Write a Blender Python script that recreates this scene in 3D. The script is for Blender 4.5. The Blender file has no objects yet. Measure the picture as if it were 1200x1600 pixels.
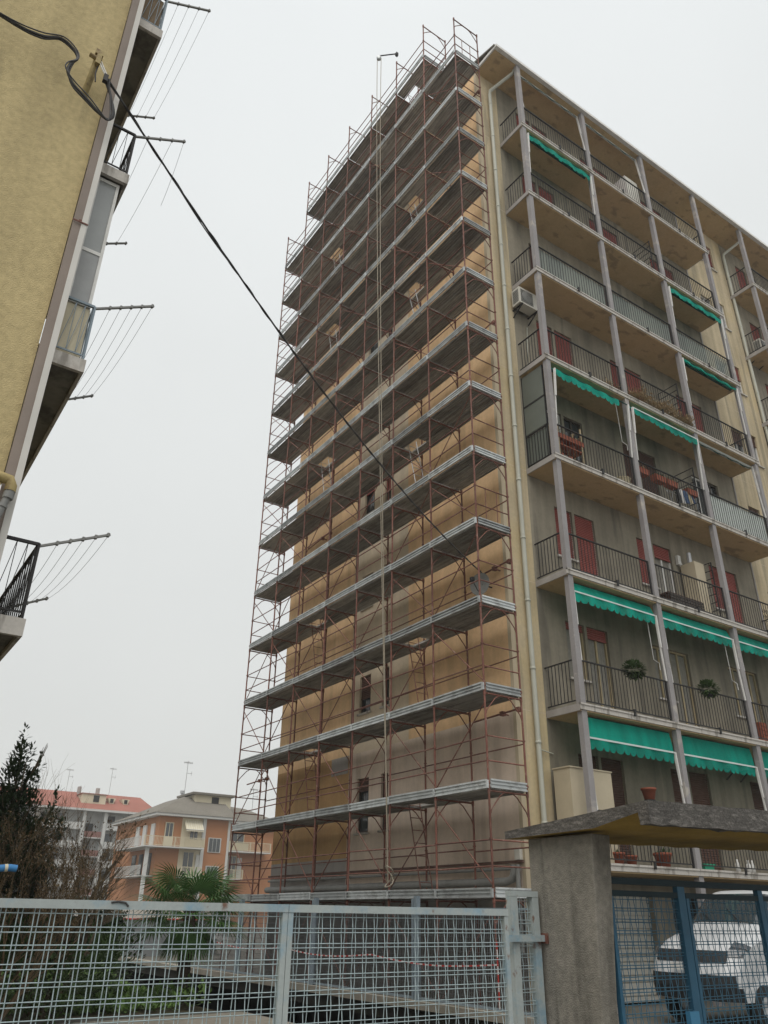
import bpy, math, random
from mathutils import Vector, Matrix
random.seed(7)
C = bpy.context.scene
COL = C.collection
PI = math.pi
R = math.radians

# ------------------------------------------------------------------ camera
EYE = 1.62
PITCH, YAW, ROLL = 0.475163, 0.591371, 0.0146605
cd = bpy.data.cameras.new('camera'); cam = bpy.data.objects.new('camera', cd); COL.objects.link(cam)
F_ = Vector((math.sin(YAW)*math.cos(PITCH), math.cos(YAW)*math.cos(PITCH), math.sin(PITCH)))
R0 = Vector((math.cos(YAW), -math.sin(YAW), 0)); U0 = R0.cross(F_)
Rt = R0*math.cos(ROLL)+U0*math.sin(ROLL); Up = U0*math.cos(ROLL)-R0*math.sin(ROLL)
cam.matrix_world = Matrix(((Rt.x, Up.x, -F_.x, 0), (Rt.y, Up.y, -F_.y, 0), (Rt.z, Up.z, -F_.z, EYE), (0, 0, 0, 1)))
cd.sensor_fit = 'HORIZONTAL'; cd.sensor_width = 36.0; cd.lens = 36.0*1226.8/1200.0
cd.clip_start = 0.05; cd.clip_end = 3000
C.camera = cam
# ------------------------------------------------------------------ sky and sun (overcast)
SUN_EL, SUN_AZ = R(60), R(230)      # azimuth measured from +Y towards +X
w = bpy.data.worlds.new('World'); C.world = w; w.use_nodes = True
nt = w.node_tree; nt.nodes.clear()
out = nt.nodes.new('ShaderNodeOutputWorld'); bg = nt.nodes.new('ShaderNodeBackground')
sky = nt.nodes.new('ShaderNodeTexSky'); sky.sky_type = 'NISHITA'; sky.sun_disc = False
sky.sun_elevation = SUN_EL; sky.sun_rotation = SUN_AZ
tc = nt.nodes.new('ShaderNodeTexCoord'); sx = nt.nodes.new('ShaderNodeSeparateXYZ')
rmp = nt.nodes.new('ShaderNodeValToRGB')
e = rmp.color_ramp.elements
e[0].position = 0.0; e[0].color = (0.615, 0.615, 0.585, 1)
e[1].position = 1.0; e[1].color = (0.88, 0.905, 0.905, 1)
m2_ = e.new(0.86); m2_.color = (0.745, 0.768, 0.765, 1)
m1 = e.new(0.35); m1.color = (0.66, 0.672, 0.655, 1)
nz = nt.nodes.new('ShaderNodeTexNoise'); nz.inputs['Scale'].default_value = 2.2; nz.inputs['Detail'].default_value = 3
mp = nt.nodes.new('ShaderNodeMapRange'); mp.inputs[1].default_value = .3; mp.inputs[2].default_value = .7
mp.inputs[3].default_value = 8.55; mp.inputs[4].default_value = 9.05
mul = nt.nodes.new('ShaderNodeVectorMath'); mul.operation = 'SCALE'
mx = nt.nodes.new('ShaderNodeMixRGB'); mx.inputs[0].default_value = 0.94
L = nt.links.new
L(tc.outputs['Generated'], sx.inputs[0]); L(sx.outputs['Z'], rmp.inputs[0]); L(tc.outputs['Generated'], nz.inputs['Vector'])
L(nz.outputs[0], mp.inputs[0]); L(rmp.outputs[0], mul.inputs[0]); L(mp.outputs[0], mul.inputs['Scale'])
L(sky.outputs[0], mx.inputs[1]); L(mul.outputs[0], mx.inputs[2]); L(mx.outputs[0], bg.inputs[0])
bg.inputs[1].default_value = 0.1
L(bg.outputs[0], out.inputs[0])
sd = bpy.data.lights.new('sun', 'SUN'); sd.energy = 1.5; sd.angle = R(50); sd.color = (1, 0.96, 0.9)
so = bpy.data.objects.new('sun', sd); COL.objects.link(so)
so.rotation_euler = Vector((-math.sin(SUN_AZ)*math.cos(SUN_EL), -math.cos(SUN_AZ)*math.cos(SUN_EL), -math.sin(SUN_EL))).to_track_quat('-Z', 'Y').to_euler()
C.view_settings.view_transform = 'Standard'; C.view_settings.look = 'None'
C.view_settings.exposure = 0.46; C.view_settings.gamma = 1.0; C.view_settings.use_curve_mapping = False
C.cycles.max_bounces = 6; C.cycles.diffuse_bounces = 4; C.cycles.transparent_max_bounces = 12

# ------------------------------------------------------------------ materials
def M(name, col, rough=.8, var=.18, scale=2.0, bump=0.0, bscale=60, metal=0.0, streak=0.0, stain=None, stain_amt=.5,
      stain_scale=1.5, stain_pos=.55, rnd=0.0, trans=0.0, alpha=1.0, spec=.3, fine=0.0, stretch=None, stain2=None, s2=(.7, 8.0, .66, (1, 1, 1))):
    m = bpy.data.materials.new(name); m.use_nodes = True
    t = m.node_tree; N = t.nodes; K = t.links.new
    b = N['Principled BSDF']
    b.inputs['Roughness'].default_value = rough; b.inputs['Metallic'].default_value = metal
    b.inputs['Specular IOR Level'].default_value = spec
    g = N.new('ShaderNodeNewGeometry')
    n1 = N.new('ShaderNodeTexNoise'); n1.inputs['Scale'].default_value = scale; n1.inputs['Detail'].default_value = 6; n1.inputs['Roughness'].default_value = .6
    K(g.outputs['Position'], n1.inputs['Vector'])
    r1 = N.new('ShaderNodeMapRange'); r1.inputs[1].default_value = .28; r1.inputs[2].default_value = .72
    r1.inputs[3].default_value = 1-var; r1.inputs[4].default_value = 1+var
    K(n1.outputs[0], r1.inputs[0]); fac = r1.outputs[0]
    def mulf(f, o):
        mm = N.new('ShaderNodeMath'); mm.operation = 'MULTIPLY'; K(f, mm.inputs[0]); K(o, mm.inputs[1]); return mm.outputs[0]
    if fine:
        n2 = N.new('ShaderNodeTexNoise'); n2.inputs['Scale'].default_value = scale*14; n2.inputs['Detail'].default_value = 4
        K(g.outputs['Position'], n2.inputs['Vector'])
        r2 = N.new('ShaderNodeMapRange'); r2.inputs[1].default_value = .3; r2.inputs[2].default_value = .7
        r2.inputs[3].default_value = 1-fine; r2.inputs[4].default_value = 1+fine
        K(n2.outputs[0], r2.inputs[0]); fac = mulf(fac, r2.outputs[0])
    if streak:
        mp_ = N.new('ShaderNodeMapping'); mp_.inputs['Scale'].default_value = (3.2, 3.2, .12)
        K(g.outputs['Position'], mp_.inputs['Vector'])
        n3 = N.new('ShaderNodeTexNoise'); n3.inputs['Scale'].default_value = 1.0; n3.inputs['Detail'].default_value = 5
        K(mp_.outputs[0], n3.inputs['Vector'])
        r3 = N.new('ShaderNodeMapRange'); r3.inputs[1].default_value = .35; r3.inputs[2].default_value = .65
        r3.inputs[3].default_value = 1-streak; r3.inputs[4].default_value = 1+streak*.4
        K(n3.outputs[0], r3.inputs[0]); fac = mulf(fac, r3.outputs[0])
    if rnd:
        oi = N.new('ShaderNodeObjectInfo')
        r4 = N.new('ShaderNodeMapRange'); r4.inputs[3].default_value = 1-rnd; r4.inputs[4].default_value = 1+rnd
        K(oi.outputs['Random'], r4.inputs[0]); fac = mulf(fac, r4.outputs[0])
    base = N.new('ShaderNodeRGB'); base.outputs[0].default_value = (*col, 1); cout = base.outputs[0]
    if stain:
        n5 = N.new('ShaderNodeTexNoise'); n5.inputs['Scale'].default_value = stain_scale; n5.inputs['Detail'].default_value = 7; n5.inputs['Roughness'].default_value = .65
        if stretch:
            mq = N.new('ShaderNodeMapping'); mq.inputs['Scale'].default_value = stretch
            K(g.outputs['Position'], mq.inputs['Vector']); K(mq.outputs[0], n5.inputs['Vector'])
        else:
            K(g.outputs['Position'], n5.inputs['Vector'])
        r5 = N.new('ShaderNodeMapRange'); r5.inputs[1].default_value = stain_pos-.06; r5.inputs[2].default_value = stain_pos+.08
        r5.inputs[3].default_value = 0; r5.inputs[4].default_value = stain_amt
        K(n5.outputs[0], r5.inputs[0])
        mm = N.new('ShaderNodeMixRGB'); K(r5.outputs[0], mm.inputs[0]); K(cout, mm.inputs[1]); mm.inputs[2].default_value = (*stain, 1); cout = mm.outputs[0]
    if stain2:
        mq = N.new('ShaderNodeMapping'); mq.inputs['Scale'].default_value = s2[3]; mq.inputs['Location'].default_value = (3.7, 1.3, 9.1)
        K(g.outputs['Position'], mq.inputs['Vector'])
        n6 = N.new('ShaderNodeTexNoise'); n6.inputs['Scale'].default_value = s2[1]; n6.inputs['Detail'].default_value = 6
        K(mq.outputs[0], n6.inputs['Vector'])
        r6 = N.new('ShaderNodeMapRange'); r6.inputs[1].default_value = s2[2]-.03; r6.inputs[2].default_value = s2[2]+.05; r6.inputs[3].default_value = 0; r6.inputs[4].default_value = s2[0]
        K(n6.outputs[0], r6.inputs[0])
        mm = N.new('ShaderNodeMixRGB'); K(r6.outputs[0], mm.inputs[0]); K(cout, mm.inputs[1]); mm.inputs[2].default_value = (*stain2, 1); cout = mm.outputs[0]
    sc = N.new('ShaderNodeVectorMath'); sc.operation = 'SCALE'; K(cout, sc.inputs[0]); K(fac, sc.inputs['Scale'])
    K(sc.outputs[0], b.inputs['Base Color'])
    if bump:
        nb = N.new('ShaderNodeTexNoise'); nb.inputs['Scale'].default_value = bscale; nb.inputs['Detail'].default_value = 4
        K(g.outputs['Position'], nb.inputs['Vector'])
        bp = N.new('ShaderNodeBump'); bp.inputs['Strength'].default_value = bump; bp.inputs['Distance'].default_value = .02
        K(nb.outputs[0], bp.inputs['Height']); K(bp.outputs[0], b.inputs['Normal'])
    o = N['Material Output']
    if trans:
        tr = N.new('ShaderNodeBsdfTranslucent'); K(sc.outputs[0], tr.inputs['Color'])
        ms = N.new('ShaderNodeMixShader'); ms.inputs[0].default_value = trans
        K(b.outputs[0], ms.inputs[1]); K(tr.outputs[0], ms.inputs[2]); K(ms.outputs[0], o.inputs[0])
    if alpha < 1: b.inputs['Alpha'].default_value = alpha
    return m

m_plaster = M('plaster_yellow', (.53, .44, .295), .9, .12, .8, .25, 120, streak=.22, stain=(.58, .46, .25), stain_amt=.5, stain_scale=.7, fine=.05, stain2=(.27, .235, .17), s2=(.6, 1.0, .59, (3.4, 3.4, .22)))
m_plaster_shade = M('plaster_recess_shade', (.27, .24, .185), .9, .12, .9, .25, 120, streak=.2, stain=(.19, .168, .13), stain_amt=.45, stain_scale=.8, fine=.05, stain2=(.15, .135, .11), s2=(.55, 1.0, .58, (2.6, 2.6, .3)))  # balcony recess wall: slab shade mixed into a darker, greyer base, plus dirt
m_ochre = M('plaster_ochre', (.77, .525, .30), .9, .10, .7, .2, 110, streak=.10, stain=(.64, .43, .23), stain_amt=.6, stain_scale=1.1, fine=.05, stain2=(.60, .41, .23), s2=(.5, 1.0, .60, (3.0, 3.0, .30)))
m_ochre2 = M('plaster_brown_ochre', (.47, .29, .135), .9, .14, .9, .2, 110, streak=.12, stain=(.40, .27, .13), stain_amt=.5, stain_scale=.9, fine=.05)
m_greystrip = M('plaster_stair_strip', (.60, .50, .37), .9, .12, .9, .2, 110, streak=.12, fine=.05)
m_pink = M('plaster_pinkish', (.70, .58, .48), .9, .09, .8, .2, 110, streak=.10, stain=(.46, .37, .29), stain_amt=.4, stain_scale=.8, fine=.04, stain2=(.50, .41, .33), s2=(.5, 1.0, .58, (2.6, 2.6, .35)))
m_base = M('plinth_dark', (.15, .14, .12), .9, .15, 1, .2, 60, streak=.2)
m_corner = M('corner_bead', (.50, .42, .30), .9, .08, 2)
m_rough = M('roughcast_yellow', (.50, .405, .215), .95, .10, 1.0, .55, 60, streak=.10, stain=(.33, .27, .14), stain_amt=.5, stain_scale=.5, stain_pos=.58, fine=.12, stain2=(.24, .20, .12), s2=(.45, 1.0, .60, (2.4, 2.4, .35)))
m_soffit = M('soffit_brown', (.54, .395, .225), .9, .14, 1.2, .1, 60, stain=(.38, .26, .14), stain_amt=.5, stain_scale=1.2, fine=.06, stain2=(.26, .19, .12), s2=(.6, 1.7, .60, (1, 1.6, 1)))
m_soffit_l = M('soffit_grey', (.20, .19, .165), .9, .2, 1.2, .1, 60, stain=(.05, .05, .045), stain_amt=.7, stain_scale=2.2, fine=.06)
m_conc = M('concrete_grey', (.36, .335, .315), .9, .10, 2.5, .25, 90, streak=.1, fine=.08)
m_column = M('column_paint', (.285, .27, .27), .85, .10, 2.0, .12, 60, stain=(.56, .50, .42), stain_amt=.7, stain_scale=1.7, stain_pos=.625, fine=.05)
m_fascia = M('fascia_pale', (.50, .47, .43), .85, .10, 3, .1, 60, stain=(.28, .24, .20), stain_amt=.6, stain_scale=3, stain_pos=.6, fine=.06, stain2=(.20, .18, .155), s2=(.7, 1.0, .58, (6, 6, 1.0)))
m_pillar = M('pillar_render', (.225, .21, .18), .95, .16, 1.3, .55, 85, stain=(.29, .27, .235), stain_amt=.55, stain_scale=1.6, fine=.18, streak=.14, stain2=(.085, .08, .07), s2=(.45, 1.0, .57, (7, 7, .55)))
m_slabdark = M('canopy_weathered', (.095, .088, .08), .95, .28, 6, .7, 30, stain=(.25, .23, .21), stain_amt=.55, stain_scale=7, stain_pos=.56, fine=.25, stretch=(1.2, 1.2, 6))
m_canopy_in = M('canopy_underside', (.34, .225, .05), .9, .16, 2, .2, 60, stain=(.23, .155, .045), stain_amt=.5, stain_scale=2.4, fine=.08)
m_rust = M('scaffold_red', (.185, .078, .058), .65, .25, 6, .15, 80, stain=(.36, .27, .22), stain_amt=.6, stain_scale=9, stain_pos=.6, rnd=.22)
m_galv = M('galvanised', (.47, .49, .49), .5, .14, 3, .05, 60, metal=.3, stain=(.24, .24, .235), stain_amt=.7, stain_scale=3.5, rnd=.28, spec=.4)
m_plank = M('plank_steel', (.43, .415, .39), .7, .20, 4, .1, 60, metal=.1, stain=(.16, .15, .135), stain_amt=.7, stain_scale=1.0, stain_pos=.52, stretch=(16, .7, 6), rnd=.3)  # stretched dark stain puts the shade lines between the ribs into the colour
m_iron = M('black_iron', (.026, .025, .025), .6, .2, 8)
m_white = M('white_paint', (.70, .69, .66), .5, .06, 4, stain=(.5, .47, .42), stain_amt=.4, stain_scale=5)
m_pvc = M('pipe_greenish_white', (.50, .50, .43), .6, .08, 2, streak=.08)
m_red = M('shutter_red', (.26, .072, .060), .7, .12, 3, rnd=.15, streak=.1)
m_brown = M('shutter_brown', (.10, .052, .038), .7, .15, 3, rnd=.2)
m_beigewood = M('frame_beige', (.40, .32, .19), .7, .12, 4)
m_darkwood = M('door_dark', (.055, .043, .034), .6, .2, 4)
m_green = M('awning_green', (.006, .40, .30), .85, .12, 2.0, trans=.42, fine=.06, streak=.2, rnd=.16)
m_greend = M('awning_dark', (.006, .06, .048), .85, .1, 3)
m_stripe = M('awning_stripe', (.72, .80, .78), .8, .04, 3, trans=.2)
m_glass = M('window_glass', (.045, .052, .055), .06, .1, 2, spec=.8)
m_glass_pale = M('veranda_glass', (.30, .31, .305), .18, .12, 1.2, spec=.6)
m_curtain = M('curtain', (.24, .225, .195), .9, .15, 7)
m_dark = M('dark_interior', (.018, .017, .016), .9, .1, 2)
m_screen = M('screen_mesh', (.30, .345, .315), .8, .10, 2, alpha=.62)
m_screen_w = M('screen_slats', (.52, .56, .53), .7, .06, 2)
m_windbreak = M('windbreak_panel', (.135, .15, .13), .45, .12, 1.0, spec=.5)
m_terra = M('terracotta', (.28, .085, .05), .85, .15, 8)
m_leaf = M('leaf_green', (.062, .105, .032), .6, .35, 9, rnd=.2, trans=.15)
m_leafd = M('leaf_dark', (.036, .060, .028), .5, .4, 7, trans=.1)
m_leafg = M('leaf_ground', (.13, .22, .055), .65, .45, 3, trans=.15)
m_palm = M('palm_green', (.08, .165, .048), .5, .3, 6, trans=.15)
m_palmt = M('palm_trunk', (.055, .042, .030), .95, .35, 14, .8, 40)
m_dry = M('dry_leaves', (.36, .265, .155), .9, .35, 14)
m_bark = M('bark', (.12, .095, .065), .95, .3, 8, .6, 40)
m_twig = M('twig', (.17, .125, .078), .95, .3, 6)
m_fence = M('fence_blue_grey', (.36, .40, .395), .6, .10, 3, stain=(.20, .33, .42), stain_amt=.75, stain_scale=3.2, stain_pos=.56, fine=.05, stain2=(.16, .065, .03), s2=(.85, 9.0, .665, (1, 1, 1)))
m_wire = M('fence_wire', (.37, .455, .475), .5, .12, 8, metal=.2)
m_gate = M('gate_blue', (.030, .105, .175), .5, .15, 5)
m_gatew = M('gate_wire', (.05, .135, .20), .5, .15, 8)
m_gatet = M('gate_teal', (.006, .022, .030), .6, .15, 4)
m_lock = M('lock_box', (.055, .20, .34), .5, .08, 4)
m_grate = M('guard_wire', (.12, .125, .13), .6, .2, 6)
m_guardp = M('guard_post', (.22, .27, .31), .6, .12, 4)
m_ground = M('ground', (.115, .108, .095), .95, .2, .6, .3, 30, stain=(.07, .075, .05), stain_amt=.5, stain_scale=.4)
m_asph = M('asphalt', (.055, .055, .056), .9, .15, 3, .5, 150)
m_path = M('path_concrete', (.30, .27, .225), .95, .15, 2, .2, 60, stain=(.17, .17, .12), stain_amt=.4)
m_soil = M('soil', (.075, .058, .036), .95, .35, 3, .6, 40, stain=(.06, .085, .03), stain_amt=.7, stain_scale=1.6)
m_pit = M('ramp_concrete', (.06, .056, .05), .95, .3, 1.5, .3, 40, stain=(.05, .06, .03), stain_amt=.6, stain_scale=1.2)
m_cable = M('cable_black', (.055, .054, .055), .6, .2, 12)
m_yellowpipe = M('pipe_yellow', (.36, .28, .12), .6, .12, 5, stain=(.14, .085, .04), stain_amt=.8, stain_scale=9)
m_greypipe = M('pipe_grey', (.22, .22, .21), .6, .15, 5)
m_rope = M('rope', (.36, .32, .25), .9, .1, 20)
m_car = M('van_paint', (.52, .53, .54), .25, .02, 2, spec=.6)
m_plastic = M('black_plastic', (.022, .023, .025), .6, .2, 8)
m_lens = M('lamp_lens', (.05, .053, .058), .12, .15, 8, spec=.8)
m_tyre = M('tyre', (.02, .02, .02), .9, .2, 20)
m_alu = M('aluminium', (.45, .46, .47), .4, .1, 6, metal=.5)
m_orange = M('render_orange', (.39, .18, .085), .9, .05, .25)
m_cream = M('cream', (.60, .54, .40), .9, .05, .4)
m_rooft = M('roof_tile_grey', (.17, .155, .13), .9, .12, .5, fine=.15)
m_roofr = M('roof_tile_red', (.30, .12, .09), .9, .10, .35, fine=.12)
m_pale = M('render_pale', (.56, .56, .54), .9, .05, .3)
m_palewall = M('render_pale_grey', (.50, .51, .50), .9, .06, .3)
m_ac = M('ac_casing', (.58, .56, .50), .5, .06, 3)
m_acg = M('ac_grille', (.20, .20, .19), .6, .1, 10)
m_bluepl = M('blue_plastic', (.05, .21, .46), .4, .08, 6)
m_tape_w = M('tape_white', (.70, .68, .66), .6, .05, 8)
m_tape_r = M('tape_red', (.50, .05, .045), .6, .05, 8)
m_beigecab = M('cabinet_beige', (.50, .43, .31), .6, .08, 2)
m_cloth = M('blue_cloth', (.06, .10, .19), .9, .2, 8)
m_wicker = M('wicker', (.50, .43, .29), .9, .25, 30)
m_post = M('post_pale', (.60, .58, .54), .7, .06, 2, streak=.08)
m_post_shade = M('post_shade_brown', (.26, .215, .185), .8, .1, 2, streak=.12)  # shaded face of the pale post, its shade put into a darker brown
m_parapet = M('parapet_brick', (.24, .12, .10), .9, .1, .4)
m_slate = M('shed_grey_blue', (.20, .225, .245), .8, .12, 1)

# ------------------------------------------------------------------ mesh builder
class MB:
    def __init__(s, T=None): s.v = []; s.f = []; s.mi = []; s.sm = []; s.T = T
    def add(s, vs, fs, m=0, smooth=False):
        b = len(s.v); s.v += [tuple(p) for p in vs]
        for f in fs: s.f.append(tuple(b+i for i in f)); s.mi.append(m); s.sm.append(smooth)
    def box(s, x0, x1, y0, y1, z0, z1, m=0):
        s.add([(x0,y0,z0),(x1,y0,z0),(x1,y1,z0),(x0,y1,z0),(x0,y0,z1),(x1,y0,z1),(x1,y1,z1),(x0,y1,z1)],
              [(0,3,2,1),(4,5,6,7),(0,1,5,4),(1,2,6,5),(2,3,7,6),(3,0,4,7)], m)
    def quad(s, a, b, c, d, m=0): s.add([a,b,c,d], [(0,1,2,3)], m)
    def tri(s, a, b, c, m=0): s.add([a,b,c], [(0,1,2)], m)
    def bar(s, p, q, w, h, m=0, up=(0,0,1)):
        p, q = Vector(p), Vector(q); d = (q-p).normalized(); u = Vector(up)
        if abs(d.dot(u)) > .97: u = Vector((1,0,0))
        a = d.cross(u).normalized(); b = a.cross(d)
        vs = []
        for o in (p, q):
            for sa, sb in ((-1,-1),(1,-1),(1,1),(-1,1)): vs.append(o+a*sa*w/2+b*sb*h/2)
        s.add(vs, [(0,3,2,1),(4,5,6,7),(0,1,5,4),(1,2,6,5),(2,3,7,6),(3,0,4,7)], m)
    def tube(s, pts, r, n=6, m=0, cap=True):
        pts = [Vector(p) for p in pts]; k = len(pts)
        rr = r if isinstance(r, (list, tuple)) else [r]*k
        d0 = (pts[1]-pts[0]).normalized()
        ref = Vector((0,0,1)) if abs(d0.z) < .9 else Vector((1,0,0))
        a = d0.cross(ref).normalized(); vs = []
        for i, p in enumerate(pts):
            d = (pts[min(i+1,k-1)]-pts[max(i-1,0)]).normalized()
            a = (a-d*a.dot(d)).normalized(); b = d.cross(a)
            for j in range(n):
                t = 2*PI*j/n; vs.append(p+(a*math.cos(t)+b*math.sin(t))*rr[i])
        fs = []
        for i in range(k-1):
            for j in range(n):
                fs.append((i*n+j, i*n+(j+1)%n, (i+1)*n+(j+1)%n, (i+1)*n+j))
        s.add(vs, fs, m, n > 4)
        if cap: s.add([vs[i] for i in range(n)]+[vs[(k-1)*n+i] for i in range(n)], [tuple(range(n-1,-1,-1)), tuple(range(n,2*n))], m)
    def lathe(s, c, prof, n=14, m=0):
        vs = []
        for r, z in prof:
            for j in range(n):
                t = 2*PI*j/n; vs.append((c[0]+r*math.cos(t), c[1]+r*math.sin(t), c[2]+z))
        fs = [(i*n+j, i*n+(j+1)%n, (i+1)*n+(j+1)%n, (i+1)*n+j) for i in range(len(prof)-1) for j in range(n)]
        s.add(vs, fs, m, True)
    def prism(s, poly, y0, y1, m=0, axis='y'):
        n = len(poly)
        f = (lambda a, b, y: (a, y, b)) if axis == 'y' else (lambda a, b, y: (y, a, b))
        vs = [f(a, b, y0) for a, b in poly]+[f(a, b, y1) for a, b in poly]
        s.add(vs, [tuple(range(n)), tuple(range(2*n-1, n-1, -1))]+[(i, i+n, (i+1) % n+n, (i+1) % n) for i in range(n)], m)
    def mesh(s, name, mats, o=(0,0,0)):
        T = s.T; me = bpy.data.meshes.new(name)
        vs = [T(*p) for p in s.v] if T else s.v
        me.from_pydata([(p[0]-o[0], p[1]-o[1], p[2]-o[2]) for p in vs], [], s.f)
        for mm in (mats if isinstance(mats, (list, tuple)) else [mats]): me.materials.append(mm)
        me.polygons.foreach_set('material_index', s.mi)
        me.polygons.foreach_set('use_smooth', s.sm)
        me.update(); return me
    def build(s, name, mats, parent=None, kind=None):
        o = WO.get(parent, (0,0,0)) if parent else (0,0,0)
        ob = bpy.data.objects.new(name, s.mesh(name, mats, o)); COL.objects.link(ob)
        if parent: ob.parent = parent; WO[ob] = o
        if kind: ob['kind'] = kind
        return ob
WO = {}          # world origin of every thing and part (parts share their thing's origin)
def tag(o, label, cat, group=None, kind=None):
    o['label'] = label; o['category'] = cat
    if group: o['group'] = group
    if kind: o['kind'] = kind
    return o
def thing(name, label, cat, loc=(0,0,0), group=None):
    o = bpy.data.objects.new(name, None); COL.objects.link(o); o.location = loc; WO[o] = tuple(loc)
    o.empty_display_size = .2
    return tag(o, label, cat, group)
def kids(o, table): return table.get(o, [])
def inst(src, parent, off=(0,0,0)):          # copy of a part (with its sub-parts) shifted within its thing
    c = src.copy(); COL.objects.link(c); c.parent = parent
    c.location = Vector(src.location)+Vector(off); WO[c] = tuple(Vector(WO.get(src, (0,0,0)))+Vector(off))
    for ch in list(src.children):
        d = ch.copy(); COL.objects.link(d); d.parent = c
    return c
def copy_thing(src, off, label, group=None):
    r = src.copy(); COL.objects.link(r); r.location = Vector(src.location)+Vector(off); r['label'] = label
    if group: r['group'] = group
    for ch in list(src.children):
        c = ch.copy(); COL.objects.link(c); c.parent = r
        for g in list(ch.children):
            d = g.copy(); COL.objects.link(d); d.parent = c
    return r

# ------------------------------------------------------------------ ground, street, ramp pit
PIT = [(7.2, 10.9, 16.0, 34.0), (7.6, 10.9, 9.5, 16.0)]
def in_pit(x, y): return any(a < x < b and c < y < d for a, b, c, d in PIT)
g = MB()
xs = sorted({-149, -60, 0, 7.2, 7.6, 10.9, 60, 259}); ys = sorted({-39, 4.0, 9.5, 16.0, 34.0, 100, 259})
for i in range(len(xs)-1):
    for j in range(len(ys)-1):
        if not in_pit((xs[i]+xs[i+1])/2, (ys[j]+ys[j+1])/2):
            g.quad((xs[i],ys[j],0),(xs[i+1],ys[j],0),(xs[i+1],ys[j+1],0),(xs[i],ys[j+1],0))
g.build('ground', m_ground, kind='structure')
g = MB()
for a, b, c, d in PIT: g.quad((a,c,-2.4),(b,c,-2.4),(b,d,-2.4),(a,d,-2.4))
g.quad((10.9,9.5,-2.4),(19,9.5,-2.4),(19,34,-2.4),(10.9,34,-2.4)); g.quad((10.9,9.5,-.26),(10.9,34,-.26),(19,34,-.26),(19,9.5,-.26)); g.quad((19,9.5,-2.4),(19,34,-2.4),(19,34,-.26),(19,9.5,-.26)); g.quad((10.9,9.5,-.26),(10.9,34,-.26),(10.9,34,0),(10.9,9.5,0)); g.quad((10.9,9.5,-2.4),(19,9.5,-2.4),(19,9.5,-.26),(10.9,9.5,-.26)); g.quad((10.9,34,-2.4),(19,34,-2.4),(19,34,-.26),(10.9,34,-.26)); g.quad((7.2,16,-2.4),(7.2,34,-2.4),(7.2,34,0),(7.2,16,0))
g.quad((7.6,9.5,-2.4),(7.6,16,-2.4),(7.6,16,0),(7.6,9.5,0)); g.quad((7.2,16,-2.4),(7.6,16,-2.4),(7.6,16,0),(7.2,16,0))
g.quad((7.6,9.5,-2.4),(10.9,9.5,-2.4),(10.9,9.5,0),(7.6,9.5,0)); g.quad((7.2,34,-2.4),(10.9,34,-2.4),(10.9,34,0),(7.2,34,0))
g.build('ramp', m_pit, kind='structure')
g = MB(); g.quad((-90,-9,.004),(90,-9,.004),(90,3.2,.004),(-90,3.2,.004)); g.build('street', m_asph, kind='structure')
g = MB(); g.box(-90, 90, 3.2, 4.9, 0, .12); g.build('pavement', m_path, kind='structure')
g = MB(); g.quad((2,9,.006),(7.55,9,.006),(7.55,15.7,.006),(2,15.2,.006)); g.build('path', m_path, kind='structure')
g = MB(); g.quad((-6,15.7,.010),(7.15,16.05,.010),(7.15,30,.010),(-6,30,.010)); g.build('garden_soil', m_soil, kind='structure')
g = MB(); g.box(10.72, 11.02, 9.5, 34, .004, .14); g.build('kerb', m_path, kind='structure')
# ground cover: nobody could count these leaves
def leaf(mb, p, d, l, wd, m=0, droop=0):
    d = Vector(d).normalized(); a = d.cross(Vector((0,0,1)))
    a = a.normalized() if a.length > .01 else Vector((1,0,0))
    p = Vector(p); q = p+d*l; c = p+d*l*.5+Vector((0,0,-droop))
    mb.add([p, c+a*wd/2, q+Vector((0,0,-droop*2)), c-a*wd/2], [(0,1,2,3)], m)
def rdir(up=.0):
    z = random.uniform(-1+up, 1); t = random.uniform(0, 2*PI); r = math.sqrt(max(0, 1-z*z)); return (r*math.cos(t), r*math.sin(t), z)
g = MB()
for i in range(11000):
    x = random.uniform(3.6, 7.1); y = random.uniform(16.2, 26)
    hgt = .42*max(0, math.sin(x*1.9+.4)*math.cos(y*1.1))+.10
    leaf(g, (x, y, random.uniform(.02, hgt)), rdir(.9), random.uniform(.08, .2), random.uniform(.04, .09))
g.build('ground_cover', m_leafg, kind='stuff')

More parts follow.
